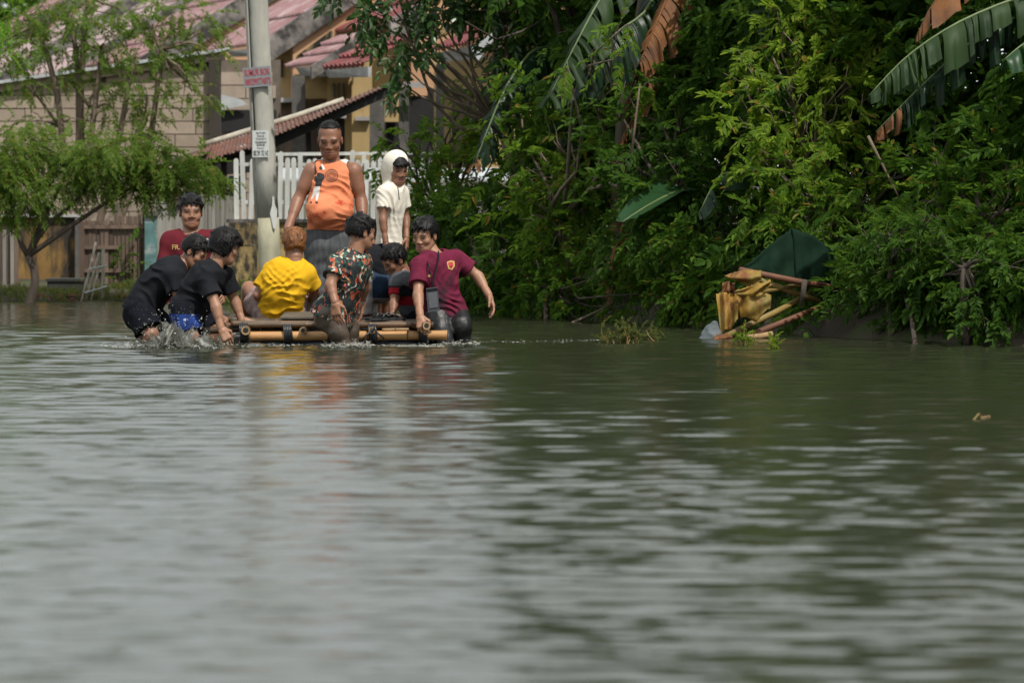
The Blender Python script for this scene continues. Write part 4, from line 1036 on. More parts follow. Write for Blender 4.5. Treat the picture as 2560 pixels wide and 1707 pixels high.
def drape(pts_top, pts_bot, m, name='dead_leaf', bulge=0.06, seed=0, d0=33.1):
    """cloth-like sheet between an upper and a lower outline, with folds"""
    rng = np.random.RandomState(seed); n_, k_ = 22, 12; V, F = [], []
    def ip(pts, t):
        f = t * (len(pts) - 1); i = min(int(f), len(pts) - 2); u = f - i
        a, c = pts[i], pts[i+1]; return tuple(a[j] + (c[j] - a[j]) * u for j in range(3))
    ph = rng.uniform(0, 6)
    for i in range(n_ + 1):
        s = i / n_; A, B = ip(pts_top, s), ip(pts_bot, s)
        for k in range(k_ + 1):
            t = k / k_
            q = tuple(A[j] + (B[j] - A[j]) * t for j in range(3))
            dd = q[2] - bulge * math.sin(math.pi * min(1, t * 1.1)) - 0.022 * math.sin(s * 11 + ph + t * 2) - 0.012 * math.sin(t * 9 + s * 5)
            cr_ = rng.normal(0, .25, 2) * (1.0 if 0 < t < 1 else 4.0)
            V.append(P(q[0] + cr_[0], q[1] + cr_[1] + (5 * math.sin(s * 9 + ph) if k == k_ else 0), dd + rng.normal(0, .001)))
    for i in range(n_):
        for k in range(k_): F.append((i*(k_+1)+k, (i+1)*(k_+1)+k, (i+1)*(k_+1)+k+1, i*(k_+1)+k+1))
    o = obj(name, V, F, m, wp, True)
    md = o.modifiers.new('thickness', 'SOLIDIFY'); md.thickness = 0.003
    return o
drape([(1812, 690, 33.15), (1840, 679, 33.1), (1870, 674, 33.1), (1902, 678, 33.15)], [(1818, 694, 33.1), (1845, 704, 33.05), (1880, 716, 33.05), (1904, 706, 33.1)], M['leaf_yellow'], seed=1, bulge=.05)
drape([(1790, 736, 33.08), (1812, 730, 33.05), (1845, 736, 33.05)], [(1802, 838, 32.98), (1824, 822, 33.0), (1846, 798, 33.05)], M['leaf_yellow'], seed=2, bulge=.02)
drape([(1842, 742, 33.05), (1880, 726, 33.0), (1928, 738, 33.1)], [(1852, 796, 33.0), (1890, 800, 32.98), (1926, 772, 33.05)], M['leaf_yellow'], seed=3, bulge=.03)
drape([(1838, 727, 33.0), (1885, 712, 32.97), (1926, 700, 33.0)], [(1842, 738, 33.0), (1880, 748, 32.97), (1928, 710, 33.0)], M['leaf_yellow'], seed=4, bulge=.02)
drape([(1806, 708, 33.12), (1820, 704, 33.1), (1836, 708, 33.12)], [(1804, 738, 33.08), (1820, 741, 33.06), (1838, 738, 33.08)], M['leaf_dead'], seed=5, bulge=.02)
drape([(1784, 840, 33.0), (1800, 832, 33.0), (1830, 838, 33.0)], [(1782, 852, 32.95), (1802, 854, 32.9), (1832, 852, 32.95)], M['leaf_dead'], seed=6, bulge=.02)
drape([(1860, 668, 33.55), (1925, 612, 33.6), (1980, 570, 33.7)], [(1872, 670, 33.5), (1930, 694, 33.5), (1990, 705, 33.6)], M['tarp'], 'tarp_sheet', seed=7, bulge=.0)
drape([(1980, 570, 33.7), (2040, 592, 33.75), (2085, 630, 33.8)], [(1990, 705, 33.6), (2040, 712, 33.65), (2090, 722, 33.7)], M['tarp'], 'tarp_sheet', seed=8, bulge=.0)
# weeds standing in the water
def weed(label, px, py, w_, h_, m, seed, n_=16):
    d = 13750 / (py - 430.0); rng = np.random.RandomState(seed)
    t = thing('water_weed', label, 'weed', Vector((P(px, py, d).x, d, 0)), 'weeds standing in the flood')
    mb = MB(); ends = []
    for i in range(n_):
        b0 = P(px + rng.uniform(-w_/2, w_/2), py + 4, d + rng.uniform(-.1, .1)); e = b0 + Vector((rng.normal(0, .03), rng.normal(0, .03), h_ * rng.uniform(.4, 1)))
        limb(mb, b0, e, .004, .002, rng, .05, 3, 4); ends += [b0.lerp(e, q) for q in (.35, .6, .8, 1)]
    mb.build('stalk', M['stem_yellow'], t)
    pos = np.array([tuple(e) for e in ends]); dirs = rng.normal(0, 1, pos.shape) + [0, 0, .4]
    V, F = scatter('small', pos, dirs, rng.uniform(.25, .5, len(pos)), rng); obj('foliage', V, F, m, t)
weed('widest leafy weed clump standing in water right of maroon jersey man', 1560, 858, 110, .16, M['leaf_olive'], 1, 22)
weed('tiny weed sprig in water just right of the widest weed clump', 1640, 850, 26, .12, M['leaf_olive'], 2, 6)
weed('green leafy weed in water in front of debris pile', 1862, 862, 40, .13, M['leaf_bright'], 3, 8)
weed('low green weed in water right of the leafy weed at debris pile', 1925, 872, 30, .09, M['leaf_bright'], 4, 6)
ft = thing('floating_twig', 'small bent straw twig floating on open water at right', 'twig', P(2450, 1045, 22.36))
MB().tube([P(2433, 1050, 22.2), P(2447, 1034, 22.3), P(2462, 1046, 22.36)], .004, 5).build('straw', M['stem_yellow'], ft)
MB().tube([P(2452, 1044, 22.3), P(2474, 1040, 22.4), P(2476, 1050, 22.36)], .003, 5).build('straw', M['bamboo_cut'], ft)
# ---------------------------------------------------------------- bamboo raft
raft = thing('bamboo_raft', 'bamboo raft lashed with black rubber carrying several people', 'raft', Vector((P(840, 862, 31.9).x, 32.6, 0.0)))
def bamboo(a, b_, r, m, name='bamboo_pole', nodes=0.26, parent=None, hollow_end=None):
    a, b_ = Vector(a), Vector(b_); L = (b_ - a).length; t = (b_ - a).normalized()
    k = max(2, int(L / nodes)); pts, rad = [], []
    for i in range(k):
        s0, s1 = i / k * L, (i + 1) / k * L
        for s, rr in ((s0 + .001, 1.0), (s0 + .02, .965), ((s0 + s1) / 2, .955), (s1 - .02, .965), (s1 - .006, 1.0), (s1 - .001, 1.05)):
            pts.append(a + t * s); rad.append(r * rr)
    p = MB().tube(pts, rad, 14, caps=True).build(name, m, parent or raft, True)
    mb = MB()
    for i in range(1, k): mb.tube([a + t * (i / k * L - .004), a + t * (i / k * L + .004)], r * 1.055, 14, caps=True)
    if k > 1: mb.build('node_ring', M['bamboo_node'], p, True)
    for e, s in ((a, -1), (b_, 1)):
        q = MB(); c0 = e + t * (s * 0.002)
        up_ = Vector((0, 0, 1)) if abs(t.z) < .9 else Vector((1, 0, 0)); u = t.cross(up_).normalized(); v = t.cross(u)
        n_ = 14; V = [c0 + (u * math.cos(6.2832*i/n_) + v * math.sin(6.2832*i/n_)) * r * f for f in (.98, .62) for i in range(n_)]
        F = [(i, (i+1) % n_, n_+(i+1) % n_, n_+i) for i in range(n_)]
        q.add(V, F).build('cut_end', M['bamboo_cut'], p)
        MB().add([v_ + t * s * 0.0005 for v_ in V[n_:]], [tuple(range(n_))]).build('hollow', M['black'], p)
    return p
def RX(px, d): return P(px, 800, d).x
y0 = 31.72
bamboo((RX(622, y0), y0, 0.066), (RX(1118, y0), y0, 0.074), .036, M['bamboo'])
bamboo((RX(632, 33.5), 33.5, 0.066), (RX(1090, 33.5), 33.5, 0.07), .036, M['bamboo'])
for px, r_ in ((614, .033), (757, .026), (930, .026), (1063, .032)):
    bamboo((RX(px, 31.62), 31.62, 0.112), (RX(px, 31.62) + 0.02, 33.7, 0.112), r_, M['bamboo_wet'], 'cross_pole', .4)
rr = random.Random(8)
yy = 31.74
while yy < 33.5:
    r_ = rr.uniform(.019, .025)
    bamboo((RX(596 + rr.uniform(-25, 10), yy), yy, 0.152 + rr.uniform(-.004, .004)), (RX(1075 + rr.uniform(-20, 20), yy), yy, 0.152 + rr.uniform(-.004, .004)), r_, M['bamboo_wet'], 'deck_pole', .35)
    yy += rr.uniform(.055, .085)
bamboo((RX(955, 31.68), 31.66, 0.115), (RX(1022, 31.68), 31.66, 0.118), .010, M['bamboo_cut'], 'split_slat', .2)
bamboo((RX(1066, 31.5), 31.50, 0.150), (RX(1015, 31.9), 31.9, 0.152), .030, M['bamboo_wet'], 'grip_pole', .2)
bamboo((RX(505, 31.85), 31.85, 0.10), (RX(650, 31.85), 31.85, 0.13), .03, M['bamboo_wet'], 'cross_pole', .3)
def lash(px, y, z, r, n_=4, w_=.05):
    for i in range(n_):
        c = Vector((RX(px, y) + (i - n_/2) * w_ / n_, y, z)); pts = [c + Vector((.006 * math.sin(k), r * math.cos(6.2832*k/14), 1.35 * r * math.sin(6.2832*k/14))) for k in range(15)]
        MB().tube(pts, .008, 6, caps=False).build('lashing', M['rubber'], raft, True)
for px in (722, 934, 1058): lash(px, y0, .085, .048, 5, .06)
lash(612, 31.72, .09, .05, 5, .06)
MB().tube([P(935, 820, 31.6), P(915, 838, 31.55), P(900, 856, 31.55)], .007, 6).build('rope_end', M['rubber'], raft, True)
MB().tube([P(935, 822, 31.6), P(948, 836, 31.58), P(960, 846, 31.6)], .007, 6).build('rope_end', M['rubber'], raft, True)
def torus(c, R_, r, nn=28, k=10):
    V, F = [], []
    for i in range(nn):
        for j in range(k):
            a, g = 6.2832 * i / nn, 6.2832 * j / k
            V.append(Vector(c) + Vector(((R_ + r * math.cos(g)) * math.cos(a), (R_ + r * math.cos(g)) * math.sin(a), r * math.sin(g))))
    for i in range(nn):
        for j in range(k): F.append((i*k+j, ((i+1) % nn)*k+j, ((i+1) % nn)*k+(j+1) % k, i*k+(j+1) % k))
    return V, F
M['tube_rubber'] = mat('tube_rubber', (0.03, 0.034, 0.04), (0.05, 0.055, 0.062), 0.3, 7)
for px, d in ((690, 32.1), (820, 32.1), (1000, 32.1), (700, 33.1), (1000, 33.1)):
    V, F = torus((RX(px, d), d, 0.0), .27, .075); obj('inner_tube', V, F, M['tube_rubber'], raft, True)
# things lying on the deck
def sandal(px, d, yaw, label, z=.178):
    t = thing('sandal', label, 'sandal', Vector((RX(px, d), d, z)), 'sandals left on the raft deck')
    R_ = Matrix.Rotation(yaw, 3, 'Z'); o0 = Vector((RX(px, d), d, z))
    out = [(.0, -.03), (.05, -.04), (.11, -.035), (.125, 0), (.11, .035), (.05, .035), (0, .03), (-.10, .028), (-.12, 0), (-.10, -.028)]
    MB().prism([o0 + R_ @ Vector((x, y, 0)) for x, y in out], (0, 0, .018)).build('sole', M['rubber'], t)
    MB().tube([o0 + R_ @ Vector(q) for q in ((.0, -.035, .018), (.03, -.02, .045), (.075, 0, .02), (.03, .02, .045), (.0, .035, .018))], .007, 6).build('strap', M['rubber'], t, True)
sandal(935, 31.95, .25, 'black sandal on deck lashing left of the others'); sandal(958, 32.05, .1, 'black sandal on deck between grey trousers and bare feet'); sandal(972, 31.9, -.2, 'black sandal nearest the striped shirt boy'); sandal(950, 31.8, .5, 'black sandal at front edge of raft deck')
bgm = thing('black_bag', 'black rubbery bag lying at front of raft deck below yellow shirt man', 'bag', P(690, 812, 31.95))
V, F = [], []
for i in range(13):
    for k in range(10):
        s, a = i / 12, 2 * math.pi * k / 10
        rad = math.sin(math.pi * (0.04 + .92 * s)) ** .6
        V.append(P(690, 812, 31.95) + Vector(((s - .5) * .22, .09 * rad * math.cos(a), .012 + .032 * rad * math.sin(a) + .012 * math.sin(9 * s) * rad)))
for i in range(12):
    for k in range(10): F.append((i*10+k, (i+1)*10+k, (i+1)*10+(k+1) % 10, i*10+(k+1) % 10))
obj('pouch', V, F, M['rubber'], bgm, True)
MB().tube([P(665, 812, 31.9), P(676, 803, 31.88), P(692, 801, 31.88), P(706, 806, 31.9)], .007, 6).build('strap', M['rubber'], bgm, True)
mat_t = thing('grey_mat', 'grey rubber mat on raft deck beside yellow shirt man', 'mat', P(760, 810, 32.2))
M['mat_grey'] = mat('mat_grey', (0.11, 0.10, 0.085), (0.07, 0.06, 0.05), 0.5, 8)
MB().prism([Vector((RX(700, 31.9), 31.86, .185)), Vector((RX(806, 31.9), 31.86, .19)), Vector((RX(795, 32.3), 32.35, .215)), Vector((RX(712, 32.3), 32.35, .21))], (0, 0, .012)).build('sheet', M['mat_grey'], mat_t)
# ---------------------------------------------------------------- people: bodies grown from distance fields
def smin(a, b, k):
    h = np.maximum(k - np.abs(a - b), 0) / k
    return np.minimum(a, b) - h * h * k * 0.25
class Field:
    def __init__(s, lo, hi, h):
        s.lo = np.array(lo, float); s.h = h
        n = np.ceil((np.array(hi, float) - s.lo) / h).astype(int) + 1
        s.F = np.full(n, 0.3, np.float32)
        s.ax = [(s.lo[i] + h * np.arange(n[i])).astype(np.float32) for i in range(3)]
    def grid(s): return s.ax[0][:, None, None], s.ax[1][None, :, None], s.ax[2][None, None, :]
    def _sl(s, lo, hi):
        out = []
        for i in range(3):
            a = int(np.clip(math.floor((lo[i] - s.lo[i]) / s.h), 0, s.F.shape[i])); b = int(np.clip(math.ceil((hi[i] - s.lo[i]) / s.h) + 1, 0, s.F.shape[i]))
            out.append(slice(a, b))
        return tuple(out)
    def add(s, prim, k=0.02, op='u'):
        fn, lo, hi = prim; m = k + 3 * s.h
        sl = s._sl(np.array(lo) - m, np.array(hi) + m)
        if any(q.stop <= q.start for q in sl): return s
        d = fn(s.ax[0][sl[0]][:, None, None], s.ax[1][sl[1]][None, :, None], s.ax[2][sl[2]][None, None, :]).astype(np.float32)
        A = s.F[sl]
        s.F[sl] = smin(A, d, k) if op == 'u' else -smin(-A, d, k)
        return s
    def cut(s, p, nrm):
        """keep only the side where (x-p).nrm < 0"""
        x, y, z = s.grid(); p, nrm = Vector(p), Vector(nrm).normalized(); q = np.float32
        np.maximum(s.F, ((x - q(p.x)) * q(nrm.x) + (y - q(p.y)) * q(nrm.y)) + (z - q(p.z)) * q(nrm.z), out=s.F); return s
    def ripple(s, fn, band=.03):
        """add fn(x, y, z) close to the surface only"""
        fl = s.F.ravel(); ix = np.flatnonzero((fl < band) & (fl > -band)); i, j, k = np.unravel_index(ix, s.F.shape)
        fl[ix] += fn(s.ax[0][i], s.ax[1][j], s.ax[2][k]).astype(np.float32); s.F = fl.reshape(s.F.shape); return s
    def mesh(s):
        F, h = s.F, s.h
        S = F < 0
        c = sum(S[a:S.shape[0]-1+a, b_:S.shape[1]-1+b_, d:S.shape[2]-1+d].astype(np.int8) for a in (0, 1) for b_ in (0, 1) for d in (0, 1))
        mask = (c > 0) & (c < 8)
        idx = np.stack(np.unravel_index(np.flatnonzero(mask), mask.shape), 1); vid = np.full(mask.shape, -1, np.int32); vid[mask] = np.arange(len(idx))
        pos = np.zeros((len(idx), 3)); cnt = np.zeros(len(idx))
        cor = [np.array(q) for q in np.ndindex(2, 2, 2)]
        for a in cor:
            for b_ in cor:
                if (b_ - a).sum() != 1 or (b_ - a).min() < 0: continue
                fa = F[tuple((idx + a).T)]; fb = F[tuple((idx + b_).T)]
                cr = (fa < 0) != (fb < 0)
                t = np.where(cr, fa / np.where(cr, fa - fb, 1), 0)
                pos += np.where(cr[:, None], a + t[:, None] * (b_ - a), 0); cnt += cr
        pos = (pos / cnt[:, None] + idx) * h + s.lo
        quads = []
        for ax in range(3):
            o = [1, 1, 1]; o[ax] = 0
            e0 = [slice(1, -1)] * 3; e1 = [slice(1, -1)] * 3
            e0[ax] = slice(0, -1); e1[ax] = slice(1, None)
            s0, s1 = S[tuple(e0)], S[tuple(e1)]
            for sg in (True, False):
                cq = (s0 & ~s1) if sg else (s1 & ~s0); cr = np.stack(np.unravel_index(np.flatnonzero(cq), cq.shape), 1)
                base = cr + np.array(o)
                u, v = [q for q in range(3) if q != ax]
                du = np.zeros(3, int); du[u] = 1; dv = np.zeros(3, int); dv[v] = 1
                q = [base - du - dv, base - dv, base, base - du]
                q = np.stack([vid[tuple(k.T)] for k in q], 1)
                flip = (sg != (ax == 1))
                quads.append(q if flip else q[:, ::-1])
        return pos, np.concatenate(quads)
def cap(a, b, ra, rb=None):
    a, b = np.array(a, float), np.array(b, float); rb = ra if rb is None else rb
    ab = b - a; L2 = max(ab.dot(ab), 1e-9); R_ = max(ra, rb)
    def fn(x, y, z):
        t = np.clip(((x-a[0])*ab[0] + (y-a[1])*ab[1] + (z-a[2])*ab[2]) / L2, 0, 1)
        return np.sqrt((x-a[0]-t*ab[0])**2 + (y-a[1]-t*ab[1])**2 + (z-a[2]-t*ab[2])**2) - (ra + (rb-ra)*t)
    return fn, np.minimum(a, b) - R_, np.maximum(a, b) + R_
def capcut(a, b, ra, rb, p, nrm):
    """capsule cut off flat at p"""
    fn, lo, hi = cap(a, b, ra, rb); p, nrm = Vector(p), Vector(nrm).normalized()
    return (lambda x, y, z: np.maximum(fn(x, y, z), (x - p.x) * nrm.x + (y - p.y) * nrm.y + (z - p.z) * nrm.z)), lo, hi
def ell(c, r):
    c, r = np.array(c, float), np.array(r, float)
    def fn(x, y, z):
        X, Y, Z = (x-c[0])/r[0], (y-c[1])/r[1], (z-c[2])/r[2]
        k0 = np.sqrt(X*X + Y*Y + Z*Z); k1 = np.sqrt((X/r[0])**2 + (Y/r[1])**2 + (Z/r[2])**2) + 1e-9
        return k0 * (k0 - 1) / k1
    return fn, c - r, c + r
def sines(seed, lam, n=7):
    r = np.random.RandomState(seed); K = r.normal(0, 1, (n, 3)); K /= np.linalg.norm(K, axis=1, keepdims=True); K *= 6.2832 / (lam * r.uniform(.6, 1.5, n))[:, None]; ph = r.uniform(0, 6.28, n)
    def fn(x, y, z): return sum(np.sin(K[i, 0]*x + K[i, 1]*y + K[i, 2]*z + ph[i]) for i in range(n)) / n
    return fn

# ---- head (local: y forward, z up, origin at eye level in the middle of the skull)
def make_head(wide=1.0, smile=False):
    f = Field((-.11, -.13, -.19), (.11, .14, .14), .0038)
    f.add(ell((0, -.012, .035), (.074*wide, .094, .084)), .01)
    f.add(ell((0, .026, -.035), (.060*wide, .064, .085)), .03)
    f.add(ell((0, .042, -.085), (.043*wide, .042, .030)), .03)
    for s in (-1, 1):
        f.add(cap((s*.046*wide, .0, -.055), (s*.026*wide, .052, -.092), .016), .03)
        f.add(ell((s*.043*wide, .058, -.028), (.022, .022, .022)), .02)
        if smile: f.add(ell((s*.036*wide, .070, -.045), (.018, .016, .018)), .015)
    f.add(cap((-.040*wide, .077, .016), (.040*wide, .077, .016), .0105), .025)
    for s in (-1, 1): f.add(ell((s*.031*wide, .105, -.004), (.020, .018, .011)), .012, 's')
    f.add(cap((0, .085, .006), (0, .097, -.031), .008, .0125), .014)
    for s in (-1, 1): f.add(ell((s*.013, .092, -.037), (.011, .012, .009)), .008)
    w = .028 if smile else .024
    f.add(ell((0, .083, -.062), (w, .012, .006)), .006)
    f.add(ell((0, .081, -.075), (w*.85, .012, .007)), .006)
    for s in (-1, 1): f.add(cap((0, .0945, -.0685), (s*w*.95, .088, -.0685 + (.009 if smile else 0)), .0024), .004, 's')
    f.add(ell((0, .066, -.103), (.020, .018, .015)), .02)
    for s in (-1, 1):
        f.add(ell((s*.074*wide, -.012, -.012), (.009, .018, .029)), .008)
        f.add(ell((s*.084*wide, -.006, -.008), (.005, .009, .017)), .004, 's')
    f.add(cap((0, -.022, -.06), (0, -.034, -.20), .054, .058), .025)
    V, F = f.mesh()
    C = V[F].mean(1)
    mi = np.zeros(len(F), int)
    ax_ = np.abs(C[:, 0])
    mi[(ax_ < w*1.0) & (C[:, 1] > .078) & (C[:, 2] < -.0585) & (C[:, 2] > -.081)] = 1
    mi[(ax_ < w*1.02) & (C[:, 1] > .072) & (np.abs(C[:, 2] + .0685 - (.009 * ax_ / w if smile else 0)) < .0016)] = 5
    brow = (ax_ > .014) & (ax_ < .052*wide) & (C[:, 1] > .060) & (C[:, 2] > .016 + .10*(ax_ - .03)*(ax_ > .04) * -1) & (C[:, 2] < .0245)
    mi[brow] = 2
    # eyes: lid line and eyeball
    EV, EF, EM = [], [], []
    for s in (-1, 1):
        c = np.array((s*.031*wide, .0745, -.004)); b0 = len(EV)
        n1, n2 = 10, 8
        for i in range(n2 + 1):
            for k in range(n1):
                th, ph = math.pi * i / n2, 2 * math.pi * k / n1
                EV.append(c + np.array([.0140*math.sin(th)*math.cos(ph), .0115*math.cos(th), .0048*math.sin(th)*math.sin(ph)]))
        for i in range(n2):
            for k in range(n1):
                EF.append((b0+i*n1+k, b0+(i+1)*n1+k, b0+(i+1)*n1+(k+1) % n1, b0+i*n1+(k+1) % n1)); EM.append(4 if abs((k + .5) / n1 * 2 % 1 - .5) < .32 or i < 2 else 3)
    F2 = np.array(EF) + len(V)
    return np.concatenate([V, np.array(EV)]), np.concatenate([F, F2]), np.concatenate([mi, np.array(EM)])
HEAD = {'n': make_head(), 'w': make_head(1.07, True), 'b': make_head(1.06)}

def make_hair(style, seed):
    rng = np.random.RandomState(seed)
    f = Field((-.13, -.16, -.15), (.13, .15, .17), .0045)
    grow = {'short': .013, 'long': .024, 'receding': .006, 'crop': .010, 'fringe': .010}[style]
    f.add(ell((0, -.014, .036), (.076 + grow, .096 + grow, .086 + grow)), .01)
    low = {'short': -.035, 'long': -.075, 'receding': -.02, 'crop': -.04, 'fringe': -.03}[style]
    f.add(cap((0, -.05, .0), (0, -.052, low), .060 + grow * .7), .03)
    if style == 'long':
        for s in (-1, 1): f.add(cap((s*.074, -.01, .03), (s*.072, -.005, -.05), .026, .02), .02)
        f.add(cap((-.05, .07, .06), (.05, .075, .055), .03), .03)
    if style == 'fringe':
        f.add(cap((-.045, .078, .055), (.04, .088, .045), .020), .02); f.add(cap((.0, .088, .045), (.03, .092, .018), .012, .006), .01)
    # tufts
    for i in range({'short': 34, 'long': 30, 'receding': 0, 'crop': 40, 'fringe': 0}[style]):
        u = rng.normal(0, 1, 3); u /= np.linalg.norm(u)
        if u[2] < -.1 or (u[1] > .75 and u[2] < .3): continue
        b0 = np.array([0, -.014, .036]) + u * np.array([.076, .096, .086]) * 1.04
        tg = np.array([rng.normal(0, .5), .5 + rng.normal(0, .4), -.3 + rng.normal(0, .4)]); tg -= u * tg.dot(u); tg /= np.linalg.norm(tg)
        f.add(cap(b0, b0 + u * (grow + .002) + tg * .04, .010, .004), .018)
    x, y, z = f.grid()
    hl = {'short': .058, 'long': .048, 'receding': .094, 'crop': .060, 'fringe': .040}[style]
    # carve the face: in front of the ears and below the hairline
    curve = hl - 2.2 * x * x + .010 * np.sin(x * 160 + seed) * (style != 'receding')
    front = np.minimum(y - .030, (curve - z))
    if style == 'receding': front = np.minimum(y + .004 - .6 * np.maximum(.05 - np.abs(x), 0), hl - .1 * np.abs(x) - z)
    side = np.minimum(np.minimum(y + .012, -.018 - z + .25 * y), .2 - np.abs(x))
    if style == 'long': side = np.minimum(y - .02, -.05 - z)
    if style == 'receding': side = np.minimum(y + .035, .004 - z)
    below = (low - .0) - z - .3 * (y + .05)
    f.F = np.maximum(f.F, np.maximum(np.maximum(front, side), below).astype(np.float32))
    # ears stay clear
    if style != 'long':
        for s in (-1, 1): f.add(ell((s*.085, -.006, -.014), (.03, .026, .034)), .006, 's')
    st = sines(seed, .018, 9); f.ripple(lambda x, y, z: .0016 * st(x, .25 * y, z), .012)
    V, F = f.mesh()
    # loose wisps lying on the hair, following its fall from the crown
    ctr = np.array([0, -.014, .036]); crown = np.array([0, -.05, .13]); n = 260 if style != 'fringe' else 60
    pick = V[rng.randint(0, len(V), n * 2)]; pick = pick[np.linalg.norm((pick - ctr) / [.076, .096, .086], axis=1) > 1.02]
    if style == 'fringe': pick = pick[pick[:, 1] > .07]
    if style == 'receding': pick = pick[pick[:, 1] < .03]
    pick = pick[:n]
    WV, WF = [], []
    for p in pick:
        nr = (p - ctr) / np.array([.076, .096, .086]) ** 2; nr /= np.linalg.norm(nr)
        tg = p - crown + rng.normal(0, .03, 3); tg -= nr * tg.dot(nr); tg /= np.linalg.norm(tg) + 1e-6; sd = np.cross(nr, tg)
        L = rng.uniform(.018, .04) * (1.5 if style == 'long' else 1); w = rng.uniform(.0015, .0032); b0 = len(WV)
        lift = rng.uniform(.1, .55)
        m1, e1 = p + tg * L * .5 + nr * (.003 + L * lift * .35), p + tg * L + nr * (L * lift * .45)
        WV += [p - sd * w - nr * .002, p + sd * w - nr * .002, m1 + sd * w * .8, m1 - sd * w * .8, e1 + sd * w * .15, e1 - sd * w * .15]; WF += [(b0, b0+1, b0+2, b0+3), (b0+3, b0+2, b0+4, b0+5)]
    return np.concatenate([V, np.array(WV)]), np.concatenate([F, np.array(WF) + len(V)])

# ---- hands (local right hand: x along the fingers, z back of the hand, thumb towards +y)
def make_hand(curl, spread=.06, thumb=.5):
    f = Field((-.03, -.07, -.10), (.20, .10, .06), .0032)
    f.add(cap((-.02, 0, 0), (.02, 0, 0), .024, .026), .02)
    for y in (-.026, -.009, .009, .026): f.add(cap((.015, y * .6, 0), (.086, y, 0), .0165, .0135), .014)
    Ls = ((.031, .019, .017), (.040, .026, .020), (.044, .029, .021), (.040, .025, .020))
    for i, y in enumerate((-.030, -.010, .011, .031)):
        p = np.array([.086 - (.010 if i == 0 else .004 if i == 3 else 0), y, .001]); a = 0; sp = (i - 1.5) * spread
        for j, L in enumerate(Ls[i]):
            a += curl * (.75, 1.05, .8)[j] * (1 + .12 * (1.5 - i) * .5)
            q = p + L * np.array([math.cos(a) * math.cos(sp), math.cos(a) * math.sin(sp), -math.sin(a)])
            f.add(cap(p, q, .0092 - .0008 * j, .0085 - .0009 * j), .003); p = q
    p = np.array([.018, .026, -.006]); d1 = np.array([.62, .70, -.35]); d1 /= np.linalg.norm(d1)
    q = p + .040 * d1; f.add(cap(p, q, .0145, .0115), .012)
    d2 = np.array([.9, .40 - .5 * thumb, -.25 - .3 * thumb]); d2 /= np.linalg.norm(d2)
    r_ = q + .030 * d2; f.add(cap(q, r_, .0112, .0098), .004)
    d3 = d2 + np.array([.1, -.35 * thumb, -.1]); d3 /= np.linalg.norm(d3); f.add(cap(r_, r_ + .025 * d3, .0098, .0078), .004)
    return f.mesh()
HAND = {'relax': make_hand(.38), 'flat': make_hand(.06, .1, .2), 'grip': make_hand(.95, .02, 1.0)}

def frame_mat(x, z):
    x = Vector(x).normalized(); z = Vector(z); y = z.cross(x).normalized(); z = x.cross(y)
    return Matrix((x, y, z)).transposed()
def place(V, R3_, loc, s=1.0, flip=False):
    V = np.array(V)
    if flip: V = V * np.array([1, -1, 1])
    return V @ (np.array(R3_).T) * s + np.array(loc)

def cloth_mat(name, c1, c2=None, rough=.85, scale=9., **kw):
    m = mat(name, c1, c2 if c2 else tuple(v * .78 for v in c1), .95, scale, bump=.12, bscale=70, spec=.1, **kw); return m
M['lip'] = mat('lip', (0.30, 0.125, 0.095), None, 0.5)
M['mouth'] = mat('mouth', (0.13, 0.045, 0.035), None, 0.6)
M['hair'] = mat('hair', (0.004, 0.0036, 0.004), (0.009, 0.008, 0.008), 0.5, 60, stretch=(1, .25, 1), bump=.15, bscale=120, spec=.2)
M['hair_orange'] = mat('hair_orange', (0.26, 0.095, 0.022), (0.11, 0.04, 0.012), 0.6, 60, stretch=(1, .25, 1), bump=.3, bscale=120)
M['brow'] = mat('brow', (0.045, 0.026, 0.018), None, 0.7)
M['eye_white'] = mat('eye_white', (0.30, 0.25, 0.22), None, 0.3)
M['iris'] = mat('iris', (0.008, 0.005, 0.004), None, 0.15)
def skin(name, c): return mat(name, c, tuple(v * .8 for v in c), .48, 14, bump=.06, bscale=90, spec=.45)
M['skin_a'] = skin('skin_a', (0.310, 0.150, 0.090))
M['skin_b'] = skin('skin_b', (0.255, 0.118, 0.070))
M['skin_c'] = skin('skin_c', (0.350, 0.180, 0.110))

TORSO = [(-.12, .136, .092), (0.0, .146, .094), (.22, .134, .084), (.45, .134, .088), (.66, .150, .096), (.80, .148, .082), (.90, .110, .055)]
def spine_pt(J, t):
    a, m, b = J['pel'], J['spn'], J['nk']
    if t <= .5: return a + (m - a) * (t * 2) if t >= 0 else a + (a - m) * (-t * 2)
    return m + (b - m) * (t * 2 - 1)
def lat_ax(J, t):
    t = min(max(t, 0), 1); h = (J['hb'] - J['ha']).normalized(); s = (J['sb'] - J['sa']).normalized(); return (h.lerp(s, t)).normalized()
def torso_prims(J, g, inf, lo=-.12, hem=None, belly=None):
    out = []
    for t, hw, r in TORSO:
        if t < lo: continue
        c = spine_pt(J, t); ax_ = lat_ax(J, t); w = hw * g[0] + inf; rr_ = r * g[1] + inf
        e = max(w - rr_, .005); out.append((cap(c - ax_ * e, c + ax_ * e, rr_), .07))
    for s in ('sa', 'sb'): out.append((cap(spine_pt(J, .92), J[s], .046 * g[1] + inf * .7, .050 * g[0] + inf * .7), .04))
    if belly is not None: out.append((cap(belly[0], belly[1], belly[2] + inf), .08))
    return out
def bounds(pts, m): A = np.array([tuple(p) for p in pts]); return A.min(0) - m, A.max(0) + m

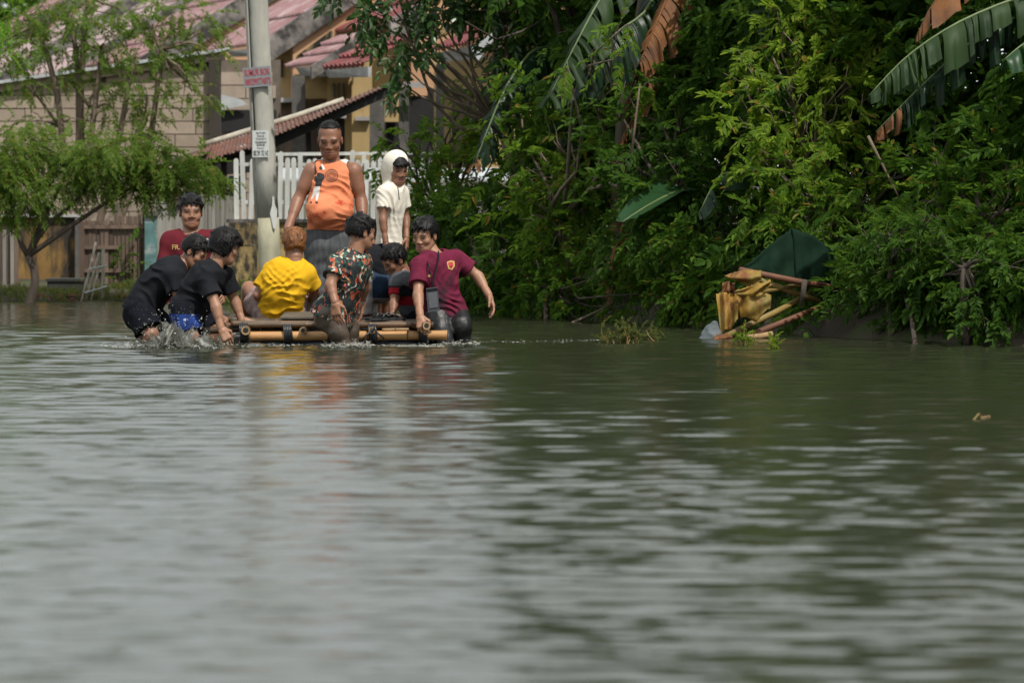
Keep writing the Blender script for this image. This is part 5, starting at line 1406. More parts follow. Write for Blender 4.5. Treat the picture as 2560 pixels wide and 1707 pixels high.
def person(label, J, head, hair, skin_m, shirt=None, pants=None, g=(1, 1), arm=1.0, leg=1.0, hands=None, belly=None, feet=True, loc=None):
    """J: joints in world space. sa/sb shoulders, ea/eb elbows, wa/wb wrists, ha/hb hips, ka/kb knees, aa/ab ankles, nk neck base, hd head centre, spn mid spine.
    head: (kind, forward, up, scale); hair: (style, seed, material); shirt, pants: dicts"""
    J = {k: Vector(v) for k, v in J.items()}
    J['pel'] = (J['ha'] + J['hb']) / 2
    if 'spn' not in J: J['spn'] = (J['pel'] + J['nk']) / 2
    root = thing('person', label, 'person', loc if loc is not None else Vector((J['pel'].x, J['pel'].y, 0)), 'people with the bamboo raft')
    # ---- body
    hsz = head[3] * .97 * (.84 if arm < .9 else 1.0)
    lo, hi = bounds(J.values(), .16)
    f = Field(lo, hi, .0085)
    for pr, k in torso_prims(J, g, -.014 if shirt else 0, belly=belly): f.add(pr, k)
    for s in 'ab':
        f.add(cap(J['s'+s], J['e'+s], .046*arm, .035*arm), .03); f.add(cap(J['s'+s].lerp(J['e'+s], .1), J['s'+s].lerp(J['e'+s], .55), .049*arm, .041*arm), .03)
        f.add(cap(J['e'+s], J['w'+s], .034*arm, .024*arm), .02); f.add(cap(J['e'+s].lerp(J['w'+s], .12), J['e'+s].lerp(J['w'+s], .42), .037*arm, .032*arm), .02); f.add(cap(J['e'+s].lerp(J['w'+s], .8), J['w'+s] + (J['w'+s] - J['e'+s]).normalized() * .01, .0235*hsz, .0245*hsz), .02)
        f.add(cap(J['h'+s], J['k'+s], .082*leg, .056*leg), .04)
        f.add(cap(J['k'+s], J['a'+s], .053*leg, .036*leg), .02); f.add(cap(J['k'+s].lerp(J['a'+s], .15), J['k'+s].lerp(J['a'+s], .5), .054*leg, .048*leg), .02)
        if feet:
            fd = J.get('f'+s, Vector((0, -1, 0))); an = J['a'+s]; heel = an + Vector((0, 0, -.055)) - fd * .03
            f.add(cap(heel, an + fd * .10 + Vector((0, 0, -.062)), .03, .026), .02)
            sdv = fd.cross(Vector((0, 0, 1))).normalized()
            for q in (-.03, -.015, 0, .016, .033): f.add(cap(an + fd*.10 + sdv*q + Vector((0, 0, -.068)), an + fd*(.155 - abs(q)*.6) + sdv*q*1.1 + Vector((0, 0, -.074)), .013, .010), .006)
    hk, fwd, upv, hs = head
    fwd, upv = Vector(fwd).normalized(), Vector(upv)
    xr = fwd.cross(upv).normalized(); upv = xr.cross(fwd)
    HR = Matrix((xr, fwd, upv)).transposed()
    skull = J['hd'] + HR @ Vector((0, -.03, -.09)) * hs
    f.add(cap(J['nk'] - (J['nk'] - J['spn']).normalized() * .02, skull, .060*g[1], .053*hs), .04)
    V, F = f.mesh(); Vs, Fs, Ms = [V], [F], [np.zeros(len(F), int)]; n0 = len(V)
    HV, HF, HM = HEAD[hk]; HV = place(HV, HR, J['hd'], hs); Vs.append(HV); Fs.append(HF + n0); Ms.append(HM); n0 += len(HV)
    for s in 'ab':
        kind, dr, nr = (hands or {}).get(s, ('relax', None, None))
        dr = Vector(dr) if dr is not None else (J['w'+s] - J['e'+s])
        nr = Vector(nr) if nr is not None else Vector((-1 if s == 'a' else 1, -.4, 0))
        HR2 = frame_mat(dr, nr)
        flip = (s == 'b') if (hands or {}).get('flip') is None else (s in hands['flip'])
        V2, F2 = HAND[kind]; V2 = place(V2, HR2, J['w'+s] + dr.normalized() * .012, hsz, flip)
        Vs.append(V2); Fs.append((F2[:, ::-1] if flip else F2) + n0); Ms.append(np.zeros(len(F2), int)); n0 += len(V2)
    V, F, Mi = np.concatenate(Vs), np.concatenate(Fs), np.concatenate(Ms)
    obj('body', V, F, None, root, True, mats=[skin_m, M['lip'], M['brow'], M['eye_white'], M['iris'], M['mouth']], midx=Mi)
    if hair:
        V, F = make_hair(hair[0], hair[1]); obj('hair', place(V, HR, J['hd'], hs), F, hair[2], root, True)
    J['HR'] = HR
    # ---- shirt
    res = {}
    if shirt:
        inf = shirt.get('inf', .016)
        lo2, hi2 = bounds([J[q] for q in ('pel', 'spn', 'nk', 'sa', 'sb', 'ha', 'hb')] + [J['sa'].lerp(J['ea'], .8), J['sb'].lerp(J['eb'], .8)] + (list(belly[:2]) if belly else []) + ([J['hd']] if shirt.get('hood') else []), .2)
        f = Field(lo2, hi2, .0064)
        for pr, k in torso_prims(J, g, inf, shirt.get('lo', -.12), belly=belly): f.add(pr, k)
        hemt = shirt.get('hem', -.06)
        up_ax = (J['spn'] - J['pel']).normalized()
        hp = spine_pt(J, hemt)
        if hemt < -.12:
            q = spine_pt(J, -.12); ax_ = lat_ax(J, 0); e = .055*g[0]; f.add(cap(q - ax_*e, hp - up_ax*.03 - ax_*e, .105*g[1] + inf), .06); f.add(cap(q + ax_*e, hp - up_ax*.03 + ax_*e, .105*g[1] + inf), .06)
        for s in 'ab':
            st = shirt.get('sleeve', .62)
            if st:
                E = J['s'+s].lerp(J['e'+s], st + .12); r1 = shirt.get('cuff', .064) * arm
                f.add(capcut(J['s'+s], E, .058*arm + inf*.5, r1, J['s'+s].lerp(J['e'+s], st), J['e'+s] - J['s'+s]), .035)
        f.cut(hp + Vector(shirt.get('hem_shift', (0, 0, 0))), -up_ax + Vector(shirt.get('hem_tilt', (0, 0, 0))))
        f.add(cap(J['nk'] + (J['nk'] - J['spn']).normalized() * shirt.get('neck', .022), J['hd'], shirt.get('neck_r', .066)), .012, 's')
        if shirt.get('vneck'): f.add(cap(*shirt['vneck']), .01, 's')
        if not shirt.get('sleeve', .62):
            for s in 'ab':
                f.add(cap(J['s'+s] + (J['s'+s] - J['nk']).normalized()*.02, J['s'+s].lerp(J['e'+s], .5), .075*arm), .01, 's')
        if shirt.get('hood'):
            for pr, k, op in shirt['hood'](J, HR, hs): f.add(pr, k, op)
        sn_ = sines(shirt.get('seed', 3), .12, 6); f.ripple(lambda x, y, z: shirt.get('wr', .006) * sn_(x, y, z))
        lat_ = (J['sb'] - J['sa']).normalized(); sp_ = (J['nk'] - J['pel']).normalized(); auto = []
        auto.append((sp_ + lat_ * .35, .055, .007, J['pel'].lerp(J['spn'], .35), .15)); auto.append((sp_ - lat_ * .5, .07, .006, J['spn'], .16))
        for s in 'ab': auto.append((lat_ + sp_ * (.7 if s == 'a' else -.7), .05, .006, J['s'+s].lerp(J['spn'], .35), .11))
        auto = [(a_, b_, c_ * shirt.get('auto', 1.0), d_, e_) for a_, b_, c_, d_, e_ in auto]
        for (dv, lam, amp, c0, rad) in auto + shirt.get('folds', []):
            dv = Vector(dv).normalized(); c0 = Vector(c0)
            f.ripple(lambda x, y, z: amp * (-1.1 + 2.0 * np.abs(np.sin(3.1416 / lam * ((x-c0.x)*dv.x + (y-c0.y)*dv.y + (z-c0.z)*dv.z) + 1.5*np.sin(9*x + 7*z + 5*y) + 1.3*np.sin(15*z - 13*x + 2) + .6*np.sin(31*x + 23*z)))) * (.55 + .45*np.sin(19*x + 8*z + 1) * np.sin(14*z - 11*x)) * np.exp(-((x-c0.x)**2 + (y-c0.y)**2 + (z-c0.z)**2) / rad**2))
        V, F = f.mesh()
        mi = None; mats = shirt.get('mats', [shirt.get('m')])
        if shirt.get('paint'):
            C = V[F].mean(1); pxx, pyy = PX(C); mi = shirt['paint'](C, pxx, pyy)
        res['shirt'] = obj(shirt.get('name', 'shirt'), V, F, None, root, True, mats=mats, midx=mi)
        res['shirt_mesh'] = (V, F)
    if pants:
        inf = pants.get('inf', .012)
        lo2, hi2 = bounds([J[q] for q in ('pel', 'spn', 'ha', 'hb', 'ka', 'kb')] + ([J['aa'], J['ab']] if pants.get('len', 1.9) > 1 else []), .16)
        f = Field(lo2, hi2, .0078)
        for t, hw, r in TORSO[:3]:
            c = spine_pt(J, t); ax_ = lat_ax(J, t); w = hw*g[0] + inf*.6; rr_ = r*g[1] + inf*.6; e = max(w - rr_, .005); f.add(cap(c - ax_*e, c + ax_*e, rr_), .06)
        f.cut(spine_pt(J, pants.get('waist', .14)), (J['spn'] - J['pel']))
        for s in 'ab':
            L = pants.get('len', 1.9); flare = pants.get('flare', .0)
            if L <= 1:
                e = J['h'+s].lerp(J['k'+s], min(L + .12, 1.15)); f.add(capcut(J['h'+s], e, .088*leg + inf, .064*leg + inf + flare, J['h'+s].lerp(J['k'+s], L), J['k'+s] - J['h'+s]), .035)
            else:
                f.add(cap(J['h'+s], J['k'+s], .086*leg + inf, .062*leg + inf), .035)
                f.add(capcut(J['k'+s], J['k'+s].lerp(J['a'+s], L - 1 + .1), .060*leg + inf, .046*leg + inf + flare, J['k'+s].lerp(J['a'+s], L - 1), J['a'+s] - J['k'+s]), .03)
        pn_ = sines(pants.get('seed', 5), .10, 6); f.ripple(lambda x, y, z: pants.get('wr', .005) * pn_(x, y, z))
        V, F = f.mesh(); mi = None; mats = pants.get('mats', [pants.get('m')])
        if pants.get('paint'):
            C = V[F].mean(1); pxx, pyy = PX(C); mi = pants['paint'](C, pxx, pyy)
        res['pants'] = obj(pants.get('name', 'shorts'), V, F, None, root, True, mats=mats, midx=mi)
    res['root'] = root; res['J'] = J
    return res

def decal(res, name, shapes, m, off=.004, label=None, bulge=0.0):
    """flat print laid on the shirt: 2D triangles/polygons in photo pixels, projected onto the cloth"""
    V, F = res['shirt_mesh']
    if 'bvh' not in res:
        tri = np.concatenate([F[:, [0, 1, 2]], F[:, [0, 2, 3]]]); res['bvh'] = BVHTree.FromPolygons([tuple(v) for v in V], [tuple(t) for t in tri])
    eye = Vector((0, 0, CAMH)); out, faces = [], []
    for pts, fs in shapes:
        b0 = len(out); ok = True; tmp = []
        for x, y in pts:
            d = (P(x, y, 33) - eye).normalized(); h = res['bvh'].ray_cast(eye, d)
            if h[0] is None: ok = False; break
            tmp.append(h[0] - d * off)
        if not ok: continue
        out += tmp; faces += [tuple(i + b0 for i in q) for q in fs]
    if out:
        o = obj(name, out, faces, m, res['shirt'])
        if label: o['label'] = label
def fill(poly, n=4):
    """subdivide a polygon (photo pixels) as a fan of small triangles"""
    c = np.mean(poly, 0); P_, F_ = [], []
    for i in range(len(poly)):
        a, b = np.array(poly[i], float), np.array(poly[(i+1) % len(poly)], float); b0 = len(P_)
        for r in range(n + 1):
            for k in range(r + 1): P_.append(tuple(c + (a - c) * (r - k) / n + (b - c) * k / n))
        def ix(r, k): return b0 + r*(r+1)//2 + k
        for r in range(n):
            for k in range(r + 1):
                F_.append((ix(r, k), ix(r+1, k), ix(r+1, k+1)))
                if k < r: F_.append((ix(r, k), ix(r+1, k+1), ix(r, k+1)))
    return P_, F_
def ring(cx, cy, r0, r1, n=30, sx=1.0):
    P_ = [(cx + sx*r*math.cos(6.2832*i/n), cy + r*math.sin(6.2832*i/n)) for r in (r0, r1) for i in range(n)]
    return P_, [(i, (i+1) % n, n+(i+1) % n, n+i) for i in range(n)]
def JJ(d0, **k):
    """joints from photo pixels; third value is an offset in depth"""
    return {n_: (P(v[0], v[1], d0 + (v[2] if len(v) > 2 else 0)) if not isinstance(v, Vector) else v) for n_, v in k.items()}
M['tank'] = cloth_mat('tank', (0.70, 0.245, 0.125), (0.62, 0.20, 0.095), scale=4, c3=(0.46, 0.07, 0.035), scale3=4.5, lo3=0.56, hi3=0.62)
M['cloth_white'] = cloth_mat('cloth_white', (0.70, 0.68, 0.64))
M['hoodie'] = cloth_mat('hoodie', (0.72, 0.67, 0.58), (0.64, 0.59, 0.50))
M['grey_pants'] = cloth_mat('grey_pants', (0.115, 0.12, 0.13), (0.07, 0.075, 0.08), scale=14, stretch=(3, 3, .3))
M['yellow'] = cloth_mat('yellow', (0.72, 0.42, 0.02), (0.66, 0.36, 0.015))
M['pink_shorts'] = cloth_mat('pink_shorts', (0.40, 0.30, 0.28), (0.24, 0.17, 0.17), scale=22)
M['maroon'] = cloth_mat('maroon', (0.135, 0.018, 0.026), (0.10, 0.014, 0.02))
M['jersey'] = cloth_mat('jersey', (0.15, 0.018, 0.045), (0.10, 0.014, 0.032), c3=(0.045, 0.018, 0.026), scale3=4, lo3=0.5, hi3=0.62)
M['black_cloth'] = cloth_mat('black_cloth', (0.017, 0.018, 0.022), (0.011, 0.012, 0.015))
M['black_short'] = cloth_mat('black_short', (0.010, 0.012, 0.018), (0.006, 0.007, 0.010))
M['wet_black'] = mat('wet_black', (0.010, 0.011, 0.012), (0.016, 0.017, 0.018), 0.38, 9, bump=.5, bscale=25)
M['wet_brown'] = mat('wet_brown', (0.105, 0.078, 0.058), (0.065, 0.048, 0.036), 0.28, 8, bump=.3, bscale=25)
M['grey_track'] = cloth_mat('grey_track', (0.42, 0.41, 0.41), (0.30, 0.29, 0.29))
M['navy'] = cloth_mat('navy', (0.030, 0.055, 0.095), (0.02, 0.036, 0.065))
M['blue_print'] = cloth_mat('blue_print', (0.018, 0.05, 0.22), (0.012, 0.022, 0.08), scale=16, c3=(0.35, 0.38, 0.45), scale3=14, lo3=.6, hi3=.66)
M['red_cloth'] = cloth_mat('red_cloth', (0.28, 0.012, 0.022))
M['grey_cloth'] = cloth_mat('grey_cloth', (0.085, 0.09, 0.10))
M['gold'] = mat('gold', (0.50, 0.34, 0.10), None, 0.6)
M['print_black'] = mat('print_black', (0.018, 0.018, 0.02), None, 0.8)
M['print_white'] = mat('print_white', (0.62, 0.60, 0.58), None, 0.8)
M['print_blue'] = mat('print_blue', (0.10, 0.25, 0.65), None, 0.7)
M['print_red'] = mat('print_red', (0.42, 0.04, 0.04), None, 0.7)
# leaf-print shirt
mh = bpy.data.materials.new('leaf_print'); mh.use_nodes = True
n, l = mh.node_tree.nodes, mh.node_tree.links; b = n['Principled BSDF']; b.inputs['Roughness'].default_value = .7
tc = n.new('ShaderNodeTexCoord'); nz = n.new('ShaderNodeTexNoise'); nz.inputs['Scale'].default_value = 9
mx = n.new('ShaderNodeMix'); mx.data_type = 'VECTOR'; mx.inputs[0].default_value = .16
l.new(tc.outputs['Object'], nz.inputs['Vector']); l.new(tc.outputs['Object'], mx.inputs[4]); l.new(nz.outputs['Color'], mx.inputs[5])
mp_2 = n.new('ShaderNodeMapping'); mp_2.inputs['Scale'].default_value = (2.0, 2.0, .7); mp_2.inputs['Rotation'].default_value = (.2, .5, .3); l.new(mx.outputs[1], mp_2.inputs[0])
vo = n.new('ShaderNodeTexVoronoi'); vo.inputs['Scale'].default_value = 34; l.new(mp_2.outputs[0], vo.inputs['Vector'])
cr = n.new('ShaderNodeValToRGB'); cr.color_ramp.interpolation = 'CONSTANT'
sep = n.new('ShaderNodeSeparateColor'); l.new(vo.outputs['Color'], sep.inputs[0]); l.new(sep.outputs[0], cr.inputs[0])
E = cr.color_ramp.elements; E[0].color = (0.010, 0.012, 0.014, 1); E[1].position = .50; E[1].color = (0.012, 0.075, 0.055, 1)
for p_, c_ in ((.60, (0.45, 0.07, 0.03, 1)), (.71, (0.010, 0.014, 0.016, 1)), (.80, (0.42, 0.46, 0.36, 1)), (.87, (0.36, 0.16, 0.07, 1)), (.95, (0.02, 0.10, 0.07, 1))):
    e = E.new(p_); e.color = c_
l.new(cr.outputs[0], b.inputs['Base Color']); M['leaf_print'] = mh

# ---- big man in orange sleeveless top
J = JJ(33.55, hd=(825, 349, -.03), nk=(829, 409, .02), sa=(781, 425), sb=(883, 425), ea=(745, 500, -.02), eb=(903, 502, 0), wa=(720, 572, -.2), wb=(908, 572, -.15), ha=(798, 605), hb=(850, 605), spn=(826, 505, .0),
       ka=(800, 725, -.02), kb=(851, 725, -.02), aa=(802, 838, .02), ab=(853, 838, .02))
def tank_paint(C, px, py):
    mi = np.zeros(len(C), int)
    mi[(px > 849) & (py < 396 + (px - 849) * .55 + 4) & (py < 414)] = 1
    mi[(px < 808) & (py < 400) & (px > 780)] = 1
    mi[py > 572] = 0
    return mi
big = person('big man in orange sleeveless top standing on raft', J, ('b', (-.06, -1, -.28), (0, 0, 1), 1.13), ('receding', 1, M['hair']), M['skin_b'],
    dict(name='sleeveless_top', mats=[M['tank'], M['cloth_white']], paint=tank_paint, sleeve=0, hem=.15, inf=.018, neck=.0, neck_r=.072, wr=.008, seed=2, vneck=(P(826, 405, 33.35), P(811, 424, 33.35), .035, .012),
         folds=[((.3, 0, 1), .05, .010, P(860, 555, 33.4), .16), ((.25, 0, 1), .07, .010, P(850, 480, 33.4), .14)]),
    dict(name='trousers', m=M['grey_pants'], len=1.9, inf=.03, wr=.006, waist=.26), g=(1.14, 1.15), arm=1.24, leg=1.05, belly=(P(800, 528, 33.42), P(846, 528, 33.44), .088), hands={'a': ('relax', (-.15, -.1, -1), (-1, -.3, 0))})
decal(big, 'target_print', [ring(829, 439, 14.5, 16), ring(829, 439, 10, 11.4), ring(829, 439, 5.3, 7.2)], M['print_black'])
decal(big, 'target_print', [ring(829, 439, .1, 1.8, 14)], M['print_red'])
decal(big, 'figure_print', [fill([(791, 433), (800, 432), (806, 434), (811, 437), (812, 447), (807, 449), (803, 465), (788, 466), (789, 452), (785, 452), (787, 441)])], M['print_black'])
decal(big, 'figure_print', [fill([(786, 467), (800, 466), (799, 480), (794, 500), (790, 502), (792, 486), (791, 478), (783, 495), (778, 500), (777, 497), (783, 480)])], M['print_white'])
decal(big, 'figure_print', [fill([(776, 504), (780, 504), (779, 508), (774, 508)], 2), fill([(788, 504), (794, 504), (796, 508), (789, 508)], 2)], M['print_black'])
decal(big, 'figure_print', [ring(802, 420, .1, 4, 14)], M['print_black'])
decal(big, 'ball_print', [ring(777, 474, 4.6, 6, 20, .8), ring(777, 474, 1.5, 2.8, 20, .8)], M['print_black'])
decal(big, 'collar_trim', [fill([(803, 410), (806, 410), (813, 422), (809, 427), (804, 420)], 3)], M['print_white'])

# ---- boy in white hooded shirt
J = JJ(33.1, hd=(991, 423), nk=(982, 463), sa=(960, 482, -.10), sb=(1003, 482, .12), ea=(957, 548, -.15), eb=(1015, 545, .14), wa=(964, 604, -.18), wb=(1016, 592, .06), ha=(958, 632, -.05), hb=(988, 632, .08), spn=(973, 548, .01),
       ka=(964, 712, -.10), kb=(951, 716, .12), aa=(962, 783, -.02), ab=(952, 783, .16), fa=Vector((.5, -.86, 0)), fb=Vector((.4, -.9, 0)))
def hood(J, HR, hs):
    w = lambda x, y, z: J['hd'] + HR @ Vector((x, y, z)) * hs
    return [(cap(w(0, -.02, .045), w(0, -.04, -.02), .099*hs, .094*hs), .03, 'u'), (cap(w(0, -.03, -.02), w(0, -.02, -.19), .088*hs, .074*hs), .04, 'u'), (cap(w(0, .045, -.13), w(0, .05, -.22), .05, .04), .03, 'u'),
            (cap(w(0, .07, .012), w(0, .085, -.075), .060*hs, .050*hs), .012, 's'), (cap(w(0, .12, .0), w(0, .12, -.08), .07*hs, .06*hs), .012, 's'), (cap(w(0, .075, -.07), w(0, .10, -.14), .035, .012), .012, 's')]
hb_ = person('boy in white hooded shirt standing at rear of raft', J, ('n', (.50, -.84, -.20), (0, 0, 1), .98), ('fringe', 4, M['hair']), M['skin_b'],
    dict(name='hooded_shirt', m=M['hoodie'], auto=.4, hem=-.02, sleeve=.60, cuff=.074, inf=.024, neck=.06, neck_r=.03, wr=.006, seed=6, hood=hood,
         folds=[((1, .3, .1), .06, .009, P(985, 570, 32.95), .2), ((.8, .2, .5), .05, .010, P(975, 480, 32.95), .12), ((.9, .3, .3), .03, .006, P(975, 450, 32.95), .08)]),
    dict(name='shorts', m=M['black_short'], len=.72, flare=.02), g=(.62, .72), arm=.76, leg=.74, hands={'a': ('relax', (.08, -.1, -1), (-1, -.5, 0)), 'b': ('relax', (.05, -.2, -1), (1, -.2, 0))})
MB().tube([P(994, 468, 32.85), P(996, 480, 32.80), P(998, 500, 32.80)], .004, 5).build('drawstring', M['grey_cloth'], hb_['root'], True)

# ---- squatting person in black top and grey trousers
J = JJ(32.72, hd=(906, 588), nk=(908, 628), sa=(900, 650, -.16), sb=(916, 644, .16), ea=(886, 700, -.22), eb=(890, 700, .2), wa=(885, 745, -.12), wb=(890, 745, .14), ha=(948, 712, -.09), hb=(952, 712, .09), spn=(936, 664),
       ka=(912, 694, -.13), kb=(918, 690, .15), aa=(908, 790, -.12), ab=(922, 790, .14), fa=Vector((-.8, -.6, 0)), fb=Vector((-.8, -.6, 0)))
def track_paint(C, px, py): return ((px > 931) & (py < 745)).astype(int)
person('squatting person in black top and grey trousers behind leaf print shirt', J, ('n', (-.85, .1, -.35), (0, 0, 1), .88), ('short', 9, M['hair']), M['skin_b'],
    dict(name='shirt', m=M['black_cloth'], hem=-.04, inf=.014, sleeve=.7), dict(name='trousers', mats=[M['grey_track'], M['navy']], paint=track_paint, len=1.95, inf=.020, wr=.007), g=(.95, .95), leg=.95, arm=.9)

# ---- man sitting in yellow shirt
J = JJ(32.6, hd=(735, 612, -.0), nk=(728, 658, .0), sa=(680, 681, .02), sb=(765, 684, .0), ea=(645, 738, -.02), eb=(786, 728, .10), wa=(664, 752, .22), wb=(775, 752, .30), ha=(676, 786, .05), hb=(724, 790, .05), spn=(708, 726, -.05),
       ka=(623, 722, .30), kb=(745, 735, .42), aa=(614, 800, .42), ab=(725, 800, .62))
person('orange haired man in yellow shirt sitting with back turned', J, ('n', (-.22, 1, -.12), (0, 0, 1), 1.0), ('crop', 12, M['hair_orange']), M['skin_a'],
    dict(name='shirt', m=M['yellow'], hem=-.04, sleeve=.72, cuff=.078, inf=.022, wr=.007, seed=8, hem_tilt=(-.25, 0, 0),
         folds=[((-.25, 0, 1), .050, .013, P(705, 762, 32.45), .17), ((-.75, 0, .6), .055, .010, P(735, 715, 32.45), .15), ((.8, 0, .5), .05, .007, P(690, 690, 32.45), .12)]),
    dict(name='shorts', m=M['pink_shorts'], len=.62, flare=.03, inf=.025, wr=.010), g=(1.0, 1.0), feet=True)

# ---- boy in striped shirt leaning on the deck
J = JJ(32.38, hd=(985, 650, -.02), nk=(1005, 688), sa=(992, 712, -.13), sb=(1030, 708, .13), ea=(985, 757, -.2), eb=(1034, 760, .15), wa=(981, 795, -.28), wb=(1035, 800, .05), ha=(1040, 790, -.05), hb=(1052, 790, .12), spn=(1022, 742, .0),
       ka=(1012, 803, -.02), kb=(1022, 803, .25), aa=(1066, 806, .12), ab=(1070, 806, .3), fa=Vector((1, 0, 0)), fb=Vector((1, 0, 0)))
def stripes(C, px, py):
    mi = np.full(len(C), 0)
    slv = px < 997
    mi[(py > 714)] = 1; mi[(py > 741)] = 2; mi[py > 763] = 0
    mi[slv & (py > 718)] = 2; mi[(px > 1006) & (py < 712) & (py > 680) & (px < 1024)] = 0
    return mi
person('boy in red black and grey striped shirt crouching with hand on deck', J, ('n', (-.72, -.42, -.50), (.1, 0, 1), .93), ('short', 15, M['hair']), M['skin_b'],
    dict(name='striped_shirt', mats=[M['grey_cloth'], M['black_cloth'], M['red_cloth']], paint=stripes, sleeve=.62, cuff=.062, inf=.014, hem=-.05), dict(name='shorts', m=M['black_short'], len=.8), g=(.82, .85), arm=.82, leg=.8,
    hands={'a': ('flat', (-.2, -.9, -.12), (0, 0, 1)), 'b': ('flat', (0, -1, -.1), (0, 0, 1)), 'flip': ''}, feet=False)

# ---- man in maroon jersey wading at the right
J = JJ(32.0, hd=(1063, 588), nk=(1083, 636), sa=(1049, 665, -.14), sb=(1136, 648, .12), ea=(1045, 738, -.30), eb=(1195, 690, .12), wa=(1050, 788, -.42), wb=(1221, 736, .02), ha=(1096, 792, -.06), hb=(1142, 788, .10), spn=(1095, 716, .0),
       ka=(1108, 850, -.2), kb=(1154, 812, -.12), aa=(1112, 950, .05), ab=(1160, 925, .05))
jer = person('man in maroon football jersey wading and gripping raft corner', J, ('n', (-.50, -.83, -.22), (.02, 0, 1), 1.02), ('short', 18, M['hair']), M['skin_c'],
    dict(name='jersey', m=M['jersey'], hem=-.02, sleeve=.66, cuff=.074, inf=.022, wr=.008, seed=12, neck=.01, neck_r=.075, vneck=(P(1080, 640, 31.85), P(1082, 655, 31.82), .03, .02),
         folds=[((.5, 0, .9), .06, .011, P(1130, 760, 31.85), .2), ((.9, 0, -.3), .07, .008, P(1090, 690, 31.8), .14)]),
    dict(name='trousers', m=M['wet_black'], len=1.95, inf=.010, wr=.006), g=(1.0, 1.0), hands={'a': ('grip', (.12, -.55, -.75), (-.3, -.8, .6)), 'b': ('relax', (.32, -.25, -.9), (1, .3, .3)), 'flip': 'b'})
decal(jer, 'crest', [fill([(1117, 655), (1127, 651), (1136, 653), (1137, 665), (1130, 675), (1121, 672)], 3)], M['gold'], .004)
decal(jer, 'crest', [fill([(1120, 657), (1127, 654), (1133, 656), (1134, 664), (1129, 671), (1123, 669)], 3)], M['print_red'], .007)
decal(jer, 'crest', [fill([(1128, 663), (1131, 665), (1128, 669), (1126, 668)], 2)], M['print_black'], .009)
decal(jer, 'chest_mark', [fill([(1068, 690), (1074, 686), (1079, 687), (1078, 690), (1072, 693)], 2)], M['gold'], .004)
ph = thing('phone_pouch', 'dark waterproof phone pouch hanging from neck of maroon jersey man', 'pouch', P(1082, 750, 31.6))
M['pouch'] = mat('pouch', (0.02, 0.022, 0.024), (0.035, 0.04, 0.042), 0.25, 10)
MB().prism([P(1065, 721, 31.66), P(1094, 717, 31.66), P(1099, 777, 31.60), P(1070, 781, 31.60)], (0, .018, 0)).build('case', M['pouch'], ph)
MB().prism([P(1070, 733, 31.645), P(1092, 730, 31.645), P(1095, 768, 31.60), P(1074, 771, 31.60)], (0, .006, 0)).build('window', M['grey_cloth'], ph)
MB().bar(P(1066, 727, 31.655), P(1094, 723, 31.655), .012, .02).build('clip', M['black_cloth'], ph)
MB().tube([P(1080, 718, 31.66), P(1086, 690, 31.72), P(1094, 660, 31.80), P(1097, 640, 31.86), P(1096, 628, 31.95)], .005, 6).build('lanyard', M['black_cloth'], ph, True)
MB().tube([P(1080, 718, 31.66), P(1078, 690, 31.70), P(1070, 660, 31.78), P(1064, 640, 31.9)], .005, 6).build('lanyard', M['black_cloth'], ph, True)

# ---- man in leaf-print shirt wading in front of the raft
J = JJ(31.45, hd=(903, 580), nk=(888, 634), sa=(842, 660, -.14), sb=(898, 655, .14), ea=(826, 712, -.22), eb=(912, 716, .30), wa=(837, 752, -.28), wb=(905, 750, .38), ha=(820, 782, -.08), hb=(850, 780, .10), spn=(866, 712, .0),
       ka=(842, 826, -.10), kb=(872, 822, .14), aa=(880, 915, .0), ab=(882, 920, .2))
person('man in colourful leaf print shirt wading in front of raft', J, ('n', (.78, .50, -.10), (0, 0, 1), 1.0), ('short', 21, M['hair']), M['skin_a'],
    dict(name='leaf_print_shirt', m=M['leaf_print'], hem=-.13, sleeve=.60, cuff=.082, inf=.024, wr=.009, seed=15, neck=.02, folds=[((.6, 0, .6), .07, .009, P(850, 740, 31.3), .2)]),
    dict(name='trousers', m=M['wet_brown'], len=1.95, inf=.010, wr=.006), g=(.98, 1.0), hands={'a': ('relax', (.12, -.15, -1), (-.4, -1, 0)), 'b': ('relax', (0, 0, -1), (1, 0, 0))})

# ---- two black shirts pushing at the left
J = JJ(32.55, hd=(488, 630), nk=(456, 664), sa=(430, 692, -.17), sb=(458, 682, .17), ea=(448, 748, -.22), eb=(480, 745, .22), wa=(505, 782, -.24), wb=(540, 785, .2), ha=(348, 776, -.09), hb=(362, 772, .10), spn=(388, 710, .0),
       ka=(378, 836, -.20), kb=(412, 838, .12), aa=(352, 925, -.1), ab=(380, 930, .2))
def short_paint(C, px, py):
    s = (px - 345) * .52 + 0; return (((py - 842) + (px - 362) * .62 > -9) & ((py - 842) + (px - 362) * .62 < 1) & (px < 412)).astype(int)
person('leftmost pusher in black shirt bent over with striped black shorts', J, ('n', (.80, -.30, -.50), (.25, 0, 1), .98), ('short', 24, M['hair']), M['skin_a'],
    dict(name='shirt', m=M['black_cloth'], hem=-.10, inf=.028, sleeve=.7, cuff=.076, wr=.011, seed=18, folds=[((.6, 0, .8), .08, .012, P(400, 720, 32.35), .25)]), dict(name='shorts', mats=[M['black_short'], M['cloth_white']], paint=short_paint, len=.86, flare=.03, inf=.02), g=(1.02, 1.02))
J = JJ(31.9, hd=(564, 616), nk=(541, 664), sa=(514, 694, -.16), sb=(560, 686, .17), ea=(540, 766, -.26), eb=(588, 755, .20), wa=(552, 818, -.30), wb=(604, 800, .16), ha=(458, 778, -.09), hb=(482, 776, .10), spn=(494, 724, .0),
       ka=(478, 842, -.16), kb=(528, 830, .08), aa=(452, 935, -.1), ab=(500, 935, .1))
def blue_paint(C, px, py): return ((py > 786) & (px < 505)).astype(int)
